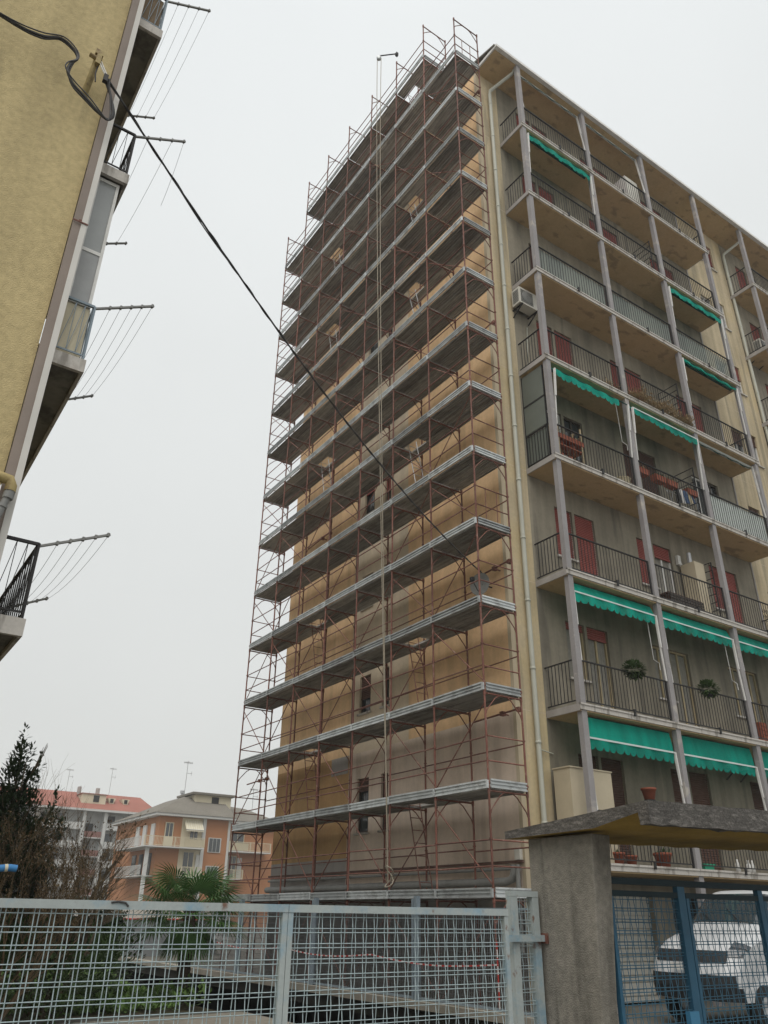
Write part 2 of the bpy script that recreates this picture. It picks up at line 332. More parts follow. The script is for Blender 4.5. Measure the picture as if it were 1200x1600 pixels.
# ------------------------------------------------------------------ main apartment block
XL, YF, YB = 12.66, 13.3, 12.36
ZS = lambda k: 29.15-3.3115*k           # top of balcony slab k (0 = eaves)
COLX = [13.77, 17.09, 20.44, 23.78, 27.09]
Tf = lambda u, v, z: (u, YF-v, z)       # facade: u along the street, v outwards
Tl = lambda u, v, z: (XL-v, u, z)       # scaffold side
B = thing('apartment_building', 'tall ochre apartment block with balconies on grey columns, its end wall in scaffolding', 'building', (XL, YF, 0))
def wall_holes(T, u0, u1, z0, z1, holes, depth=.16, th=.3):
    mb = MB(T); us = sorted({u0, u1, *[h[i] for h in holes for i in (0, 1)]}); zs = sorted({z0, z1, *[h[i] for h in holes for i in (2, 3)]})
    us = [u for u in us if u0 <= u <= u1]; zs = [z for z in zs if z0 <= z <= z1]
    for i in range(len(us)-1):
        j = 0
        while j < len(zs)-1:
            c = (us[i]+us[i+1])/2
            hole = lambda jj: any(h[0] < c < h[1] and h[2] < (zs[jj]+zs[jj+1])/2 < h[3] for h in holes)
            if hole(j): j += 1; continue
            k = j
            while k+1 < len(zs)-1 and not hole(k+1): k += 1
            mb.quad((us[i],0,zs[j]),(us[i+1],0,zs[j]),(us[i+1],0,zs[k+1]),(us[i],0,zs[k+1])); j = k+1
    for a, b, c, d in holes:
        mb.quad((a,0,c),(a,-depth,c),(a,-depth,d),(a,0,d)); mb.quad((b,0,c),(b,-depth,c),(b,-depth,d),(b,0,d))
        mb.quad((a,0,d),(b,0,d),(b,-depth,d),(a,-depth,d)); mb.quad((a,0,c),(b,0,c),(b,-depth,c),(a,-depth,c))
    return mb
def opening(T, u0, u1, z0, z1, mode, frame=m_white, shut=m_red, parent=None, sill=True, name='window', drop=1.0, curtain=False):
    """window or glazed door in a wall opening: frame, pane(s), roller shutter, sill"""
    p = parent or B; d = .10
    f = MB(T); t = .05
    f.box(u0, u0+t, -d-.04, -d+.03, z0, z1); f.box(u1-t, u1, -d-.04, -d+.03, z0, z1)
    f.box(u0+t, u1-t, -d-.04, -d+.03, z1-t, z1); f.box(u0+t, u1-t, -d-.04, -d+.03, z0, z0+t)
    if u1-u0 > .62 and mode != 'shut': f.box((u0+u1)/2-.03, (u0+u1)/2+.03, -d-.035, -d+.02, z0+t, z1-t)
    fo = f.build(name, frame, p)
    g_ = MB(T); g_.box(u0+t, u1-t, -d-.03, -d-.02, z0+t, z1-t); g_.build('pane', m_glass, fo)
    if curtain:
        c_ = MB(T); n = 14
        for i in range(n):
            a = u0+t+(u1-u0-2*t)*i/n; b = u0+t+(u1-u0-2*t)*(i+1)/n
            c_.quad((a,-d-.018+.006*(i % 2),z0+t+.02),(b,-d-.018+.006*((i+1) % 2),z0+t+.02),(b,-d-.018+.006*((i+1) % 2),z1-t-.02),(a,-d-.018+.006*(i % 2),z1-t-.02))
        c_.build('curtain', m_curtain, fo)
    if mode in ('shut', 'part'):
        s_ = MB(T); zb = z1-(z1-z0)*drop; z = z1-.002
        while z-.055 > zb:
            s_.add([(u0+.02,-d+.035,z),(u1-.02,-d+.035,z),(u1-.02,-d+.05,z-.045),(u0+.02,-d+.05,z-.045),(u0+.02,-d+.036,z-.055),(u1-.02,-d+.036,z-.055)],
                   [(0,3,2,1),(3,4,5,2)]); z -= .055
        s_.box(u0+.02, u1-.02, -d+.03, -d+.06, z-.03, z)
        s_.build('shutter', shut, fo)
    if sill:
        q = MB(T); q.box(u0-.06, u1+.06, -.12, .06, z0-.05, z0+.001); q.build('sill', m_fascia, fo)
    return fo
# facade openings, storey by storey (k = index of the slab they stand on)
fac_holes = []
def fo(k, u0, u1, a, b, **kw):
    z = ZS(k); fac_holes.append((u0, u1, z+a, z+b)); opening(Tf, u0, u1, z+a, z+b, **kw)
for k in range(1, 9):
    red = m_red if k not in (8,) else m_brown
    fr = m_white if k < 7 else m_beigewood
    old = k >= 7
    md = {1: ('shut',)*3, 2: ('shut',)*3, 3: ('shut',)*3, 4: ('part', 'shut', 'part'), 5: ('open', 'shut', 'open'), 6: ('shut', 'part', 'shut'), 7: ('part', 'open', 'open'), 8: ('shut',)*3}[k]
    dr = {4: (.78, .97, .5), 6: (1, .17, 1), 7: (.12, 1, 1)}.get(k, (.98, .98, .98))
    sh = m_brown if k in (5, 8) else (m_red if k != 3 else m_brown)
    for i, (w0, w1, d0, d1) in enumerate([(14.58, 15.26, 15.36, 16.15), (17.97, 18.62, 18.72, 19.54), (21.42, 22.1, 22.2, 22.88)]):
        dk = k == 5 or k >= 7
        fo(k, w0, w1, .98, 2.46, mode='shut' if md[i] != 'open' else 'open', frame=fr, shut=sh, drop=.98 if k != 7 else .15, curtain=(k in (6, 7)))
        fo(k, d0, d1, .04, 2.46, mode=md[i], frame=fr if not dk else m_darkwood if k == 5 else m_beigewood, shut=sh, drop=dr[i], sill=False, name='balcony_door', curtain=(k == 7 or (k, i) == (6, 1)))
    # between the two balcony stacks
    fo(k, 24.57, 25.28, 1.22, 2.24, mode='part' if k in (4, 5) else 'open', frame=m_white, shut=m_brown, drop=.55)
    fo(k, 25.70, 26.24, 1.05, 2.42, mode={1: 'shut', 2: 'open', 3: 'part', 4: 'part', 5: 'shut'}.get(k, 'part'), frame=m_white, shut=m_red if k in (1, 3, 5, 6) else m_brown, drop={3: .45, 4: .35}.get(k, .8))
    fo(k, 28.05, 28.85, .04, 2.46, mode='part', frame=m_white, shut=m_red, drop=.9, sill=False, name='balcony_door')
    fo(k, 28.95, 29.65, .98, 2.46, mode='shut', frame=m_white, shut=m_red)
    fo(k, 31.4, 32.2, .04, 2.46, mode='shut', frame=m_white, shut=m_red, sill=False, name='balcony_door')
    fo(k, 34.2, 35.0, .98, 2.46, mode='shut', frame=m_white, shut=m_red)
def zone(T, u0, u1, z0, z1, holes, mat):
    hs = [h for h in holes if h[0] >= u0 and h[1] <= u1 and h[2] >= z0 and h[3] <= z1]
    return wall_holes(T, u0, u1, z0, z1, hs).build('wall', mat, B)
ZE = 29.03
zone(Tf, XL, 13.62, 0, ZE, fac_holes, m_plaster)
zone(Tf, 13.62, 23.90, 2.46, ZE, fac_holes, m_plaster_shade)
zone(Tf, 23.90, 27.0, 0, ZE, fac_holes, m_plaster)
zone(Tf, 27.0, 40.0, 0, ZE, fac_holes, m_plaster_shade)
gh = [(14.0, 16.63, 0.0, 2.2), (17.3, 19.9, 0, 2.2), (20.6, 23.2, 0, 2.2)]
wall_holes(Tf, 13.62, 23.90, 0, 2.46, gh, .25).build('wall', m_plaster_shade, B)
for i, (a, b, c, d) in enumerate(gh):
    gd = MB(Tf); z = 0.02
    while z < d-.02: gd.box(a, b, -.2, -.15, z, min(z+.10, d-.005)); gd.box(a, b, -.2, -.18, z+.101, min(z+.128, d-.004)); z += .13
    gd.build('garage_door', m_ac if i == 0 else m_dark, B)  # all but the first near-black, the shade of open recesses put into the colour
# a thin seam where the plain and the shade-darkened plaster meet
sm = MB(); sm.box(23.86, 23.93, YF-.035, YF-.001, 2.7, ZE-.01); sm.build('expansion_joint', m_conc, B)
for k in range(1, 9):
    for (a, b) in ((XL+.11, 13.615), (23.94, 26.99)):
        q_ = MB(); q_.box(a, b, YF-.0025, YF+.01, ZS(k)-.06, ZS(k)-.048); q_.build('render_joint', m_greystrip, B)
cb = MB(); cb.box(XL-.012, XL+.10, YF-.010, YF+.10, 0, ZE); cb.build('corner_trim', m_corner, B)
# side wall with stair windows
lw = []
for k in range(1, 9):
    z = ZS(k)
    for (a, b) in ((19.42, 20.02), (18.46, 18.80)): lw.append((a, b, z+1.0, z+(2.12 if k < 8 else 2.46)))
GR = 31.25
zone(Tl, 13.40, 17.5, 5.85, ZE, lw, m_ochre); zone(Tl, 17.5, 20.5, 5.85, ZE, lw, m_greystrip); zone(Tl, 20.5, 25.1, 5.85, ZE, lw, m_ochre)
zone(Tl, 13.40, 20.5, 2.0, 5.85, lw, m_pink); zone(Tl, 20.5, 25.1, 3.05, 5.85, lw, m_ochre2); zone(Tl, 20.5, 25.1, 2.0, 3.05, lw, m_conc)
zone(Tl, 13.40, 25.1, 0, 2.0, lw, m_base)
for i, h in enumerate(lw): opening(Tl, *h, mode='part', frame=m_darkwood, shut=m_red if i in (8, 9, 7) else m_brown, drop=.25 if i % 3 else .6, sill=True)
pt = MB(Tl); pt.box(20.55, 21.5, .002, .012, 5.35, 5.85); pt.build('repair_patch', m_conc, B)
gb = MB(); gb.tri((XL,13.2,ZE),(XL,25.2,ZE),(XL,19.2,GR)); gb.quad((40,13.3,0),(40,25.1,0),(40,25.1,ZE),(40,13.3,ZE)); gb.quad((XL,25.1,0),(40,25.1,0),(40,25.1,ZE),(XL,25.1,ZE)); gb.tri((40,13.2,ZE),(40,25.2,ZE),(40,19.2,GR))
gb.build('wall', m_ochre, B)
# roof slab, pitched roof and gutter
rf = MB(); rf.box(XL+.04, 40.3, 12.28, 25.6, ZE, ZE+.09); rf.build('eaves_slab', m_soffit, B)
rf = MB()
rf.add([(XL-.06,12.2,ZE+.17),(40.3,12.2,ZE+.17),(40.3,19.2,GR+.2),(XL-.06,19.2,GR+.2),(XL-.06,25.7,ZE+.17),(40.3,25.7,ZE+.17)], [(0,1,2,3),(3,2,5,4)])
rf.add([(XL-.06,12.2,ZE+.10),(40.3,12.2,ZE+.10),(40.3,19.2,GR+.1),(XL-.06,19.2,GR+.1),(XL-.06,25.7,ZE+.10),(40.3,25.7,ZE+.10)], [(3,2,1,0),(4,5,2,3)])
rf.quad((XL-.06,12.2,ZE+.10),(40.3,12.2,ZE+.10),(40.3,12.2,ZE+.17),(XL-.06,12.2,ZE+.17))
rf.add([(XL-.06,12.2,ZE+.10),(XL-.06,19.2,GR+.1),(XL-.06,19.2,GR+.2),(XL-.06,12.2,ZE+.17),(XL-.06,25.7,ZE+.10),(XL-.06,25.7,ZE+.17)], [(0,1,2,3),(1,4,5,2)])
rfo = rf.build('roof', m_rooft, B)
gt = MB(); gt.box(XL-.02, 40.3, 12.13, 12.27, ZE+.02, ZE+.14); gt.box(XL-.02, XL+.035, 12.27, 13.6, ZE+.02, ZE+.14); gt.build('gutter', m_white, B)
for (x, mm) in ((13.20, m_pvc), (27.02, m_pvc)):
    dp = MB(); dp.tube([(x+.55, 12.45, ZE-.02), (x+.55, 12.48, ZE-.12), (x+.02, YF-.12, ZE-.75), (x, YF-.1, ZE-.95), (x, YF-.1, .1)], .062, 8)
    o = dp.build('downpipe', mm, B)
    cl = MB(); cl.lathe((x, YF-.1, 1.72), [(.06, 0), (.072, .004), (.072, .06), (.06, .064)], 10); c0 = cl.build('pipe_collar', m_pvc, o)
    for k in range(1, 16): c1 = c0.copy(); COL.objects.link(c1); c1.location = (0, 0, 1.72*k)
# columns
for cx in COLX+[30.4, 33.7, 37.0]:
    cmb = MB(); cmb.box(cx-.085, cx+.085, 12.245, 12.385, 0, ZE-.001); cmb.build('column', m_column, B)
# balcony slabs with pale edging
def slab_run(x0, x1, k):
    z = ZS(k); s_ = MB(); s_.box(x0, x1, 12.25, YF, z-.165, z-.03)
    sl = s_.build('balcony', m_soffit, B)
    f_ = MB(); f_.box(x0-.03, x1+.03, 12.215, 12.247, z-.135, z+.012); f_.box(x0-.03, x1+.03, 12.195, 12.247, z-.03, z+.012)
    f_.build('edging', m_fascia, sl)
    e_ = MB(); e_.box(x0-.03, x0-.001, 12.248, YF, z-.16, z); e_.box(x1+.001, x1+.03, 12.248, YF, z-.16, z); e_.box(x0, x1, 12.248, YF, z-.029, z-.002)
    e_.build('screed', m_conc, sl)
    for i in range(max(1, round((x1-x0)/3.3))):
        c = x0+.13+(i+.5)*3.31; b_ = MB(); b_.box(c-.03, c+.03, 12.165, 12.194, z-.06, z+.10); b_.box(c-.012, c+.012, 12.195, 12.32, z+.085, z+.10); b_.build('rail_bracket', m_iron, sl)
    return sl
slabs = {k: slab_run(13.66, 23.9, k) for k in range(1, 9)}
slabs2 = {k: slab_run(26.98, 37.1, k) for k in range(1, 9)}
# railings: one mesh per bay, shared
def rail_mesh(L_):
    r = MB(); r.box(0, L_, -.022, .022, 1.04, 1.065); r.box(0, L_, -.012, .012, .09, .115)
    n = int(L_/.119)
    for i in range(1, n): x = L_*i/n; r.box(x-.006, x+.006, -.006, .006, .115, 1.04)
    for x in (0.02, L_-.02): r.box(x-.02, x+.02, -.02, .02, -.02, 1.065)
    return r
rail_me = rail_mesh(3.11).mesh('railing', m_iron)
sr = MB(); sr.box(-.02, .02, 0, .88, 1.04, 1.065); sr.box(-.012, .012, 0, .88, .09, .115)
for i in range(1, 8): sr.box(-.0075, .0075, .11*i-.0075, .11*i+.0075, .115, 1.04)
srail_me = sr.mesh('railing', m_iron)
def link_child(name, me, parent, wloc):
    o = bpy.data.objects.new(name, me); COL.objects.link(o); o.parent = parent
    b = WO[parent]; o.location = (wloc[0]-b[0], wloc[1]-b[1], wloc[2]-b[2]); WO[o] = tuple(wloc); return o
for k in range(1, 9):
    for j in range(3):
        link_child('railing', rail_me, slabs[k], (COLX[j]+.10, 12.31, ZS(k)))
        if j < 2: link_child('railing', rail_me, slabs2[k], ([27.09, 30.4, 33.7][j]+.10, 12.31, ZS(k)))
    if k < 8: link_child('railing', srail_me, slabs[k], (13.71, 12.42, ZS(k)))
    link_child('railing', srail_me, slabs[k], (23.85, 12.42, ZS(k)))
    link_child('railing', srail_me, slabs2[k], (27.03, 12.42, ZS(k)))
# partitions between neighbours (horizontal bars)
pm = MB()
for y in (0, .74): pm.box(-.015, .015, y-.015, y+.015, 0, 1.95)
for i in range(8): pm.box(-.009, .009, .015, .725, .18+i*.25, .20+i*.25)
part_me = pm.mesh('partition', m_iron)
for k in (2, 4, 5, 6): link_child('partition', part_me, slabs[k], (20.28, 12.50, ZS(k)))
# privacy screens on single balconies
for j in range(3):
    s_ = MB(); x = COLX[j]+.17; n = 12
    for i in range(n):
        a = x+2.97*i/n; b = x+2.97*(i+1)/n; yo = [.0, .018][i % 2]; yp = [.0, .018][(i+1) % 2]
        s_.quad((a,12.345+yo,ZS(3)+.12),(b,12.345+yp,ZS(3)+.12),(b,12.345+yp,ZS(3)+1.02),(a,12.345+yo,ZS(3)+1.02))
    s_.build('privacy_screen', m_screen, slabs[3])
s_ = MB(); x = COLX[2]+.17; n = 38
for i in range(n):
    a = x+2.97*i/n; s_.box(a+.008, a+2.97/n-.008, 12.335, 12.345, ZS(5)+.12, ZS(5)+1.02)
s_.build('privacy_screen', m_screen_w, slabs[5])
def windbreak(slab, x, k):
    z = ZS(k)
    s_ = MB(); s_.box(x-.012, x+.012, 12.47, YF-.03, z+1.10, z+2.0); s_.box(x-.012, x+.012, 12.47, YF-.03, z+2.06, z+3.08); s_.box(x+.02, x+.03, 12.47, YF-.03, z+.1, z+1.02)
    o = s_.build('windbreak', m_windbreak, slab)
    f_ = MB(); f_.box(x-.02, x+.02, 12.44, YF-.01, z+2.0, z+2.06); f_.box(x-.02, x+.02, 12.44, 12.47, z, z+3.08); f_.box(x-.02, x+.02, YF-.03, YF-.002, z, z+3.08); f_.build('frame', m_iron, o)
windbreak(slabs[5], 13.71, 5); windbreak(slabs2[4], 27.03, 4)
# pipes along the foot of the scaffolded wall
pp = MB()
pp.tube([(12.5, 25.0, 2.30), (12.5, 13.75, 2.30), (12.5, 13.55, 2.35), (12.5, 13.48, 2.5), (12.5, 13.48, 2.62)], .085, 8)
pp.tube([(12.55, 25.0, 2.55), (12.55, 13.35, 2.55)], .035, 6); pp.tube([(12.5, 13.38, 2.62), (12.5, 13.38, 1.0)], .05, 6)
pp.build('service_pipe', m_greypipe, B)
pp = MB(); pp.box(12.57, 12.62, 13.3, 25.1, 2.66, 2.71); pp.build('rusty_ledge', m_brown, B)
pp = MB(); pp.box(12.56, 12.65, 13.36, 13.52, 2.72, 2.95); pp.build('meter_box', m_ac, B)
# thin conduit and cable lines on the facade
for (a, b) in (((14.12, 13.27, 17.8), (13.95, 13.27, 15.6)), ((13.2, 13.22, 5.05), (13.72, 13.27, 5.0))):
    c_ = MB(); c_.tube([a, b], .014, 5); c_.build('conduit', m_pvc, B)

# ------------------------------------------------------------------ awnings
WORD = {0: 'top', 1: 'second', 2: 'third'}
def awning(j, k, drop, out, val, label, stripe=False, x1=None, rolled=False):
    zb = ZS(k)-.165 if k else ZE; xa = COLX[j]+.10; xb = x1 or COLX[j+1]-.10
    t = thing('awning', label, 'awning', (xa, 12.36, zb), 'green awnings on the balconies')
    yr = 12.47; yb = yr-out; zr = zb-.07; zd = zb-drop
    c_ = MB(); c_.tube([(xa+.03, yr, zr), (COLX[j+1]-.13, yr, zr)], .045, 8); c_.build('roller', m_white if rolled else m_greend, t)
    n = 34; random.seed(j*17+k)
    wob = [random.uniform(-.006, .006) for _ in range(n+1)]
    if not rolled:
        f_ = MB()
        for i in range(n):
            a = xa+.05+(xb-xa-.1)*i/n; b = xa+.05+(xb-xa-.1)*(i+1)/n
            rows = [0, .35, .7, 1]
            for r0, r1 in zip(rows, rows[1:]):
                P = lambda x, r, i_: (x, yr-.045+(yb-yr+.045)*r+wob[i_]*r*(1-r)*8, zr+(zd-zr)*r)
                f_.quad(P(a, r0, i), P(b, r0, i+1), P(b, r1, i+1), P(a, r1, i))
        f_.build('fabric', m_green, t)
    v_ = MB(); ns = 13; NSG = 8; zz = zd if not rolled else zr-.04; yv = yb-.012 if not rolled else yr-.05
    lob = [random.uniform(.82, 1.12) for _ in range(ns+1)]
    for i in range(ns*NSG):
        a = xa+.05+(xb-xa-.1)*i/(ns*NSG); b = xa+.05+(xb-xa-.1)*(i+1)/(ns*NSG)
        sc_ = lambda q: math.sqrt(max(0, 1-(2*q/NSG-1)**2))*lob[i//NSG]
        s0 = sc_(i % NSG); s1 = sc_(i % NSG+1); wv = .012*math.sin(i*.25+k)
        v_.quad((a, yv+wv, zz), (b, yv+wv, zz), (b, yv+wv*2, zz-val*(.66+.34*s1)), (a, yv+wv*2, zz-val*(.66+.34*s0)))
    v_.build('valance', m_green if not rolled else m_greend, t)
    br = MB(); br.tube([(xa+.02, yb, zd if not rolled else zr-.03), (COLX[j+1]-.12, yb, zd if not rolled else zr-.03)], .018, 6); br.build('front_bar', m_stripe if (stripe or rolled) else m_greend, t)
    if stripe:
        q = MB(); q.box(xa+.05, xb-.05, yv-.018, yv-.012, zd-.03, zd+.008); q.build('stripe', m_stripe, t)
    for xx in (xa+.02, COLX[j+1]-.12):
        am = MB(); am.bar((xx, yb+.01, zd if not rolled else zr), (xx, 12.28, ZS(k+1)+1.05), .035, .03); am.bar((xx, yb-.02, zd if not rolled else zr), (xx, (yb+12.28)/2-.01, (zd+ZS(k+1)+1.05)/2), .045, .045)
        am.build('arm', m_white, t)
    return t
awning(0, 0, .14, .02, .07, 'rolled-up awning under the eaves in the left bay of the top balcony', rolled=True)
awning(1, 0, .14, .02, .07, 'rolled-up awning under the eaves in the middle bay of the top balcony', rolled=True)
awning(0, 1, .235, .24, .26, 'narrow green awning edge below the topmost balcony, left bay')
awning(2, 2, .215, .24, .24, 'narrow green awning edge in the right bay, under the second balcony down')
awning(2, 3, .14, .20, .09, 'nearly rolled-up green awning in the right bay, under the screened third balcony')
awning(0, 4, .295, .30, .26, 'half-rolled green awning above the balcony with the grey-green windbreak', x1=16.6)
awning(1, 4, .275, .28, .26, 'half-rolled green awning hanging below the planter of dry stems, middle bay', stripe=True)
awning(2, 4, .14, .10, .06, 'rolled-up awning with white bar above the white-slatted balcony, right bay', rolled=True)
awning(0, 6, .335, .14, .27, 'lowered green awning with white stripe, left bay of the upper striped row', stripe=True)
awning(1, 6, .335, .14, .27, 'lowered green awning with white stripe, below the balcony with the wooden bench', stripe=True)
awning(2, 6, .335, .14, .27, 'lowered green awning with white stripe, right bay of the upper striped row', stripe=True)
awning(0, 7, .535, .10, .27, 'deep green awning over the beige cabinet, left bay of the lowest awning row', stripe=True)
awning(1, 7, .535, .10, .27, 'deep green awning over the terracotta pot on the rail, lowest awning row', stripe=True)
awning(2, 7, .535, .10, .27, 'deep green awning cut by the right picture edge, right bay of the lowest awning row', stripe=True)
# crank rods hanging beside the columns
for (x, k) in ((16.72, 6), (20.05, 6), (16.75, 4)):
    zb = ZS(k)-.35; c_ = MB(); c_.tube([(x, 12.42, zb), (x+.05, 12.42, zb-1.35), (x+.22, 12.40, zb-1.42), (x+.23, 12.40, zb-1.6)], .012, 5)
    nm = {(16.72, 6): 'white crank rod hanging at the second column, beside the door with the round bush', (20.05, 6): 'white crank rod hanging at the third column near the right round bush', (16.75, 4): 'white crank rod hanging above the wicker basket'}[(x, k)]
    tag(c_.build('crank_rod', m_white), nm, 'crank rod', 'awning cranks')

# ------------------------------------------------------------------ things on the balconies
def ac_unit(x, y, z, label, rot=False):
    t = thing('air_conditioner', label, 'air conditioner', (x, y, z), 'air conditioners on the facade')
    b = MB(); b.box(x, x+.82, y-.32, y, z, z+.62); b.build('casing', m_ac, t)
    g_ = MB()
    for i in range(9): g_.box(x+.06, x+.56, y-.335, y-.322, z+.07+i*.055, z+.10+i*.055)
    for i in range(8): g_.box(x-.012, x-.002, y-.28, y-.05, z+.08+i*.06, z+.11+i*.06)
    g_.build('grille', m_acg, t)
    f_ = MB(); f_.lathe((0, 0, 0), [(.02, .012), (.21, .006), (.22, 0)], 16); f_.T = lambda a, b_, c: (x+.32+a, y-.340-c, z+.31+b_); f_.build('fan', m_acg, t)
    k_ = MB(); k_.bar((x+.1, y-.34, z-.03), (x+.1, YF, z-.03), .04, .04); k_.bar((x+.72, y-.34, z-.03), (x+.72, YF, z-.03), .04, .04)
    k_.bar((x+.1, y-.3, z-.04), (x+.1, YF, z-.3), .03, .03); k_.bar((x+.72, y-.3, z-.04), (x+.72, YF, z-.3), .03, .03); k_.build('bracket', m_iron, t)
ac_unit(13.50, 13.2, ZS(3)-.97, 'boxy cream air conditioner hung on the facade corner between downpipe and first column')
ac_unit(20.25, 13.25, ZS(7)-.62, 'white air conditioner high under the lowest balcony slab, behind the right green awning')
ac_unit(27.15, 12.95, ZS(2)+.06, 'small air conditioner standing on the right-hand balcony stack near the roof')
def pot(x, y, z, r, h, label, plant=0, mat=m_terra):
    t = thing('flower_pot', label, 'flower pot', (x, y, z), 'flower pots on the balconies')
    p = MB(); p.lathe((x, y, z), [(0, 0), (r*.68, 0), (r*.95, h*.82), (r*1.05, h*.82), (r*1.05, h), (r*.9, h), (r*.88, h*.88), (0, h*.88)], 14); p.build('pot', mat, t)
    if plant:
        f = MB()
        for i in range(plant): leaf(f, (x+random.uniform(-r, r)*.6, y+random.uniform(-r, r)*.6, z+h*.9), rdir(1.2), random.uniform(.08, .2), .05)
        f.build('plant', m_leaf, t)
pot(14.78, 12.62, ZS(8), .15, .27, 'leftmost terracotta pot on the lowest balcony floor, seen under the concrete canopy', 14)
pot(15.22, 12.62, ZS(8), .13, .23, 'second terracotta pot on the lowest balcony floor, right of the leftmost one')
pot(16.28, 12.60, ZS(8), .20, .33, 'largest terracotta pot with pale flowers on the lowest balcony floor', 16)
pot(16.12, 12.62, ZS(8)+1.47, .17, .26, 'terracotta pot standing high up, just above the near canopy corner')
tp = bpy.data.objects['flower_pot.003']; st = MB()
for a_ in range(3): st.tube([(16.12+.16*math.cos(a_*2.1), 12.62+.16*math.sin(a_*2.1), ZS(8)), (16.12+.07*math.cos(a_*2.1), 12.62+.07*math.sin(a_*2.1), ZS(8)+1.46)], .009, 5)
st.lathe((16.12, 12.62, ZS(8)+1.45), [(0, 0), (.13, 0), (.13, .018), (0, .018)], 12); st.build('stand', m_iron, tp)
b_ = MB(); b_.box(17.65, 18.0, 12.5, 12.72, ZS(8), ZS(8)+.13); b_.box(17.60, 18.05, 12.47, 12.75, ZS(8)+.131, ZS(8)+.16); tag(b_.build('green_box', M('green_plastic', (.02, .30, .17), .5)), 'bright green plastic tray on the floor of the lowest balcony', 'tray')
for i, x in enumerate((19.1, 19.55, 19.72)):
    c_ = MB(); c_.lathe((x, 12.6, ZS(8)), [(0, 0), (.06, 0), (.06, .2), (.025, .26), (.025, .32), (0, .32)], 10); tag(c_.build('bottle', m_white), ['single white bottle on the lowest balcony floor, left of a pair', 'left one of the two white bottles side by side on the lowest balcony floor', 'rightmost white bottle on the lowest balcony floor'][i], 'bottle', 'white bottles')
# beige cabinet at the left end of the lowest balcony
t = thing('cabinet', 'tall beige cabinet with a rust stain at the left end of the lowest balcony', 'cabinet', (13.78, 12.75, ZS(8)))
c_ = MB(); c_.box(13.52, 14.86, 12.62, 13.12, ZS(8), ZS(8)+1.95); c_.build('body', m_beigecab, t)
c_ = MB(); c_.box(13.50, 14.88, 12.60, 13.14, ZS(8)+1.951, ZS(8)+1.98); c_.build('lid', m_beigecab, t)
# round bushes hanging on the rail
for x, lab in ((15.65, 'round green bush in a rail pot, left of the two hanging bushes'), (18.58, 'round green bush in a rail pot, right of the two hanging bushes')):
    t = thing('hanging_plant', lab, 'plant', (x, 12.22, ZS(7)+.95), 'round bushes on the railing')
    z = ZS(7)+1.10; f = MB()
    for i in range(620):
        d = Vector(rdir()); leaf(f, Vector((x, 12.2, z))+Vector((d.x*.30, d.y*.22, d.z*.20))*random.uniform(.4, 1), d, .09, .05)
    f.build('foliage', m_leaf, t)
    p = MB(); p.lathe((x, 12.2, ZS(7)+.88), [(0, 0), (.08, 0), (.11, .14), (.09, .14), (0, .12)], 10); p.build('pot', m_plastic, t)
b_ = MB(); b_.box(21.15, 21.5, 12.5, 12.8, ZS(7), ZS(7)+.62)
for i in range(5): b_.box(21.17, 21.48, 12.485, 12.499, ZS(7)+.06+i*.115, ZS(7)+.13+i*.115)
tag(b_.build('orange_crate', m_terra), 'orange slatted box on the balcony floor at the third column', 'crate')
# cabinet with flue, wall lamp, bench on the k=6 balcony
t = thing('boiler_cabinet', 'tall narrow beige cupboard with metal flue beside the barred partition', 'cabinet', (20.0, 12.9, ZS(6)))
c_ = MB(); c_.box(19.78, 20.24, 12.72, 13.2, ZS(6), ZS(6)+1.95); c_.build('body', m_beigecab, t)
c_ = MB(); c_.tube([(20.0, 13.0, ZS(6)+1.95), (20.0, 13.0, ZS(6)+2.35)], .07, 10); c_.build('flue', m_alu, t)
c_ = MB(); c_.box(19.72, 19.86, YF-.10, YF-.01, ZS(6)+2.0, ZS(6)+2.3); c_.tube([(19.79, YF-.09, ZS(6)+2.02), (19.79, YF-.14, ZS(6)+1.95)], .05, 8)
tag(c_.build('wall_lamp', m_white), 'small white box fixed to the wall right of the half-shuttered door', 'wall box')
t = thing('bench', 'low dark slatted bench behind the railing, above the middle striped awning', 'bench', (18.6, 12.6, ZS(6)))
c_ = MB()
for i in range(4): c_.box(17.85, 19.35, 12.42+i*.09, 12.49+i*.09, ZS(6)+.40, ZS(6)+.44)
c_.build('seat', m_brown, t)
for x in (17.95, 19.22):
    c_ = MB(); c_.box(x, x+.06, 12.44, 12.76, ZS(6), ZS(6)+.40); c_.build('leg', m_brown, t)
c_ = MB()
for i in range(3): c_.box(17.85, 19.35, 12.375, 12.40, ZS(6)+.16+i*.085, ZS(6)+.225+i*.085)
c_.build('apron', m_darkwood, t)
# ornament on the right bay
c_ = MB()
for q in range(5):
    cx, cz = 22.4+.16*(q % 3), ZS(6)+.62+.18*(q//3)
    c_.tube([(cx+.09*math.cos(a*.5)*(1-a/26), 12.36, cz+.09*math.sin(a*.5)*(1-a/26)) for a in range(20)], .007, 4)
c_.bar((22.3, 12.36, ZS(6)+.5), (22.9, 12.36, ZS(6)+.5), .012, .012)
tag(c_.build('scroll_ornament', m_iron), 'black wrought scroll ornament fixed inside the railing, right bay above the striped awnings', 'ornament')
# wicker basket
c_ = MB(); c_.lathe((16.75, 12.6, ZS(5)), [(0, 0), (.20, 0), (.26, .15), (.24, .34), (.27, .36), (.22, .36), (.2, .3), (0, .3)], 14); tag(c_.build('basket', m_wicker), 'pale wicker basket on the balcony floor by the second column', 'basket')
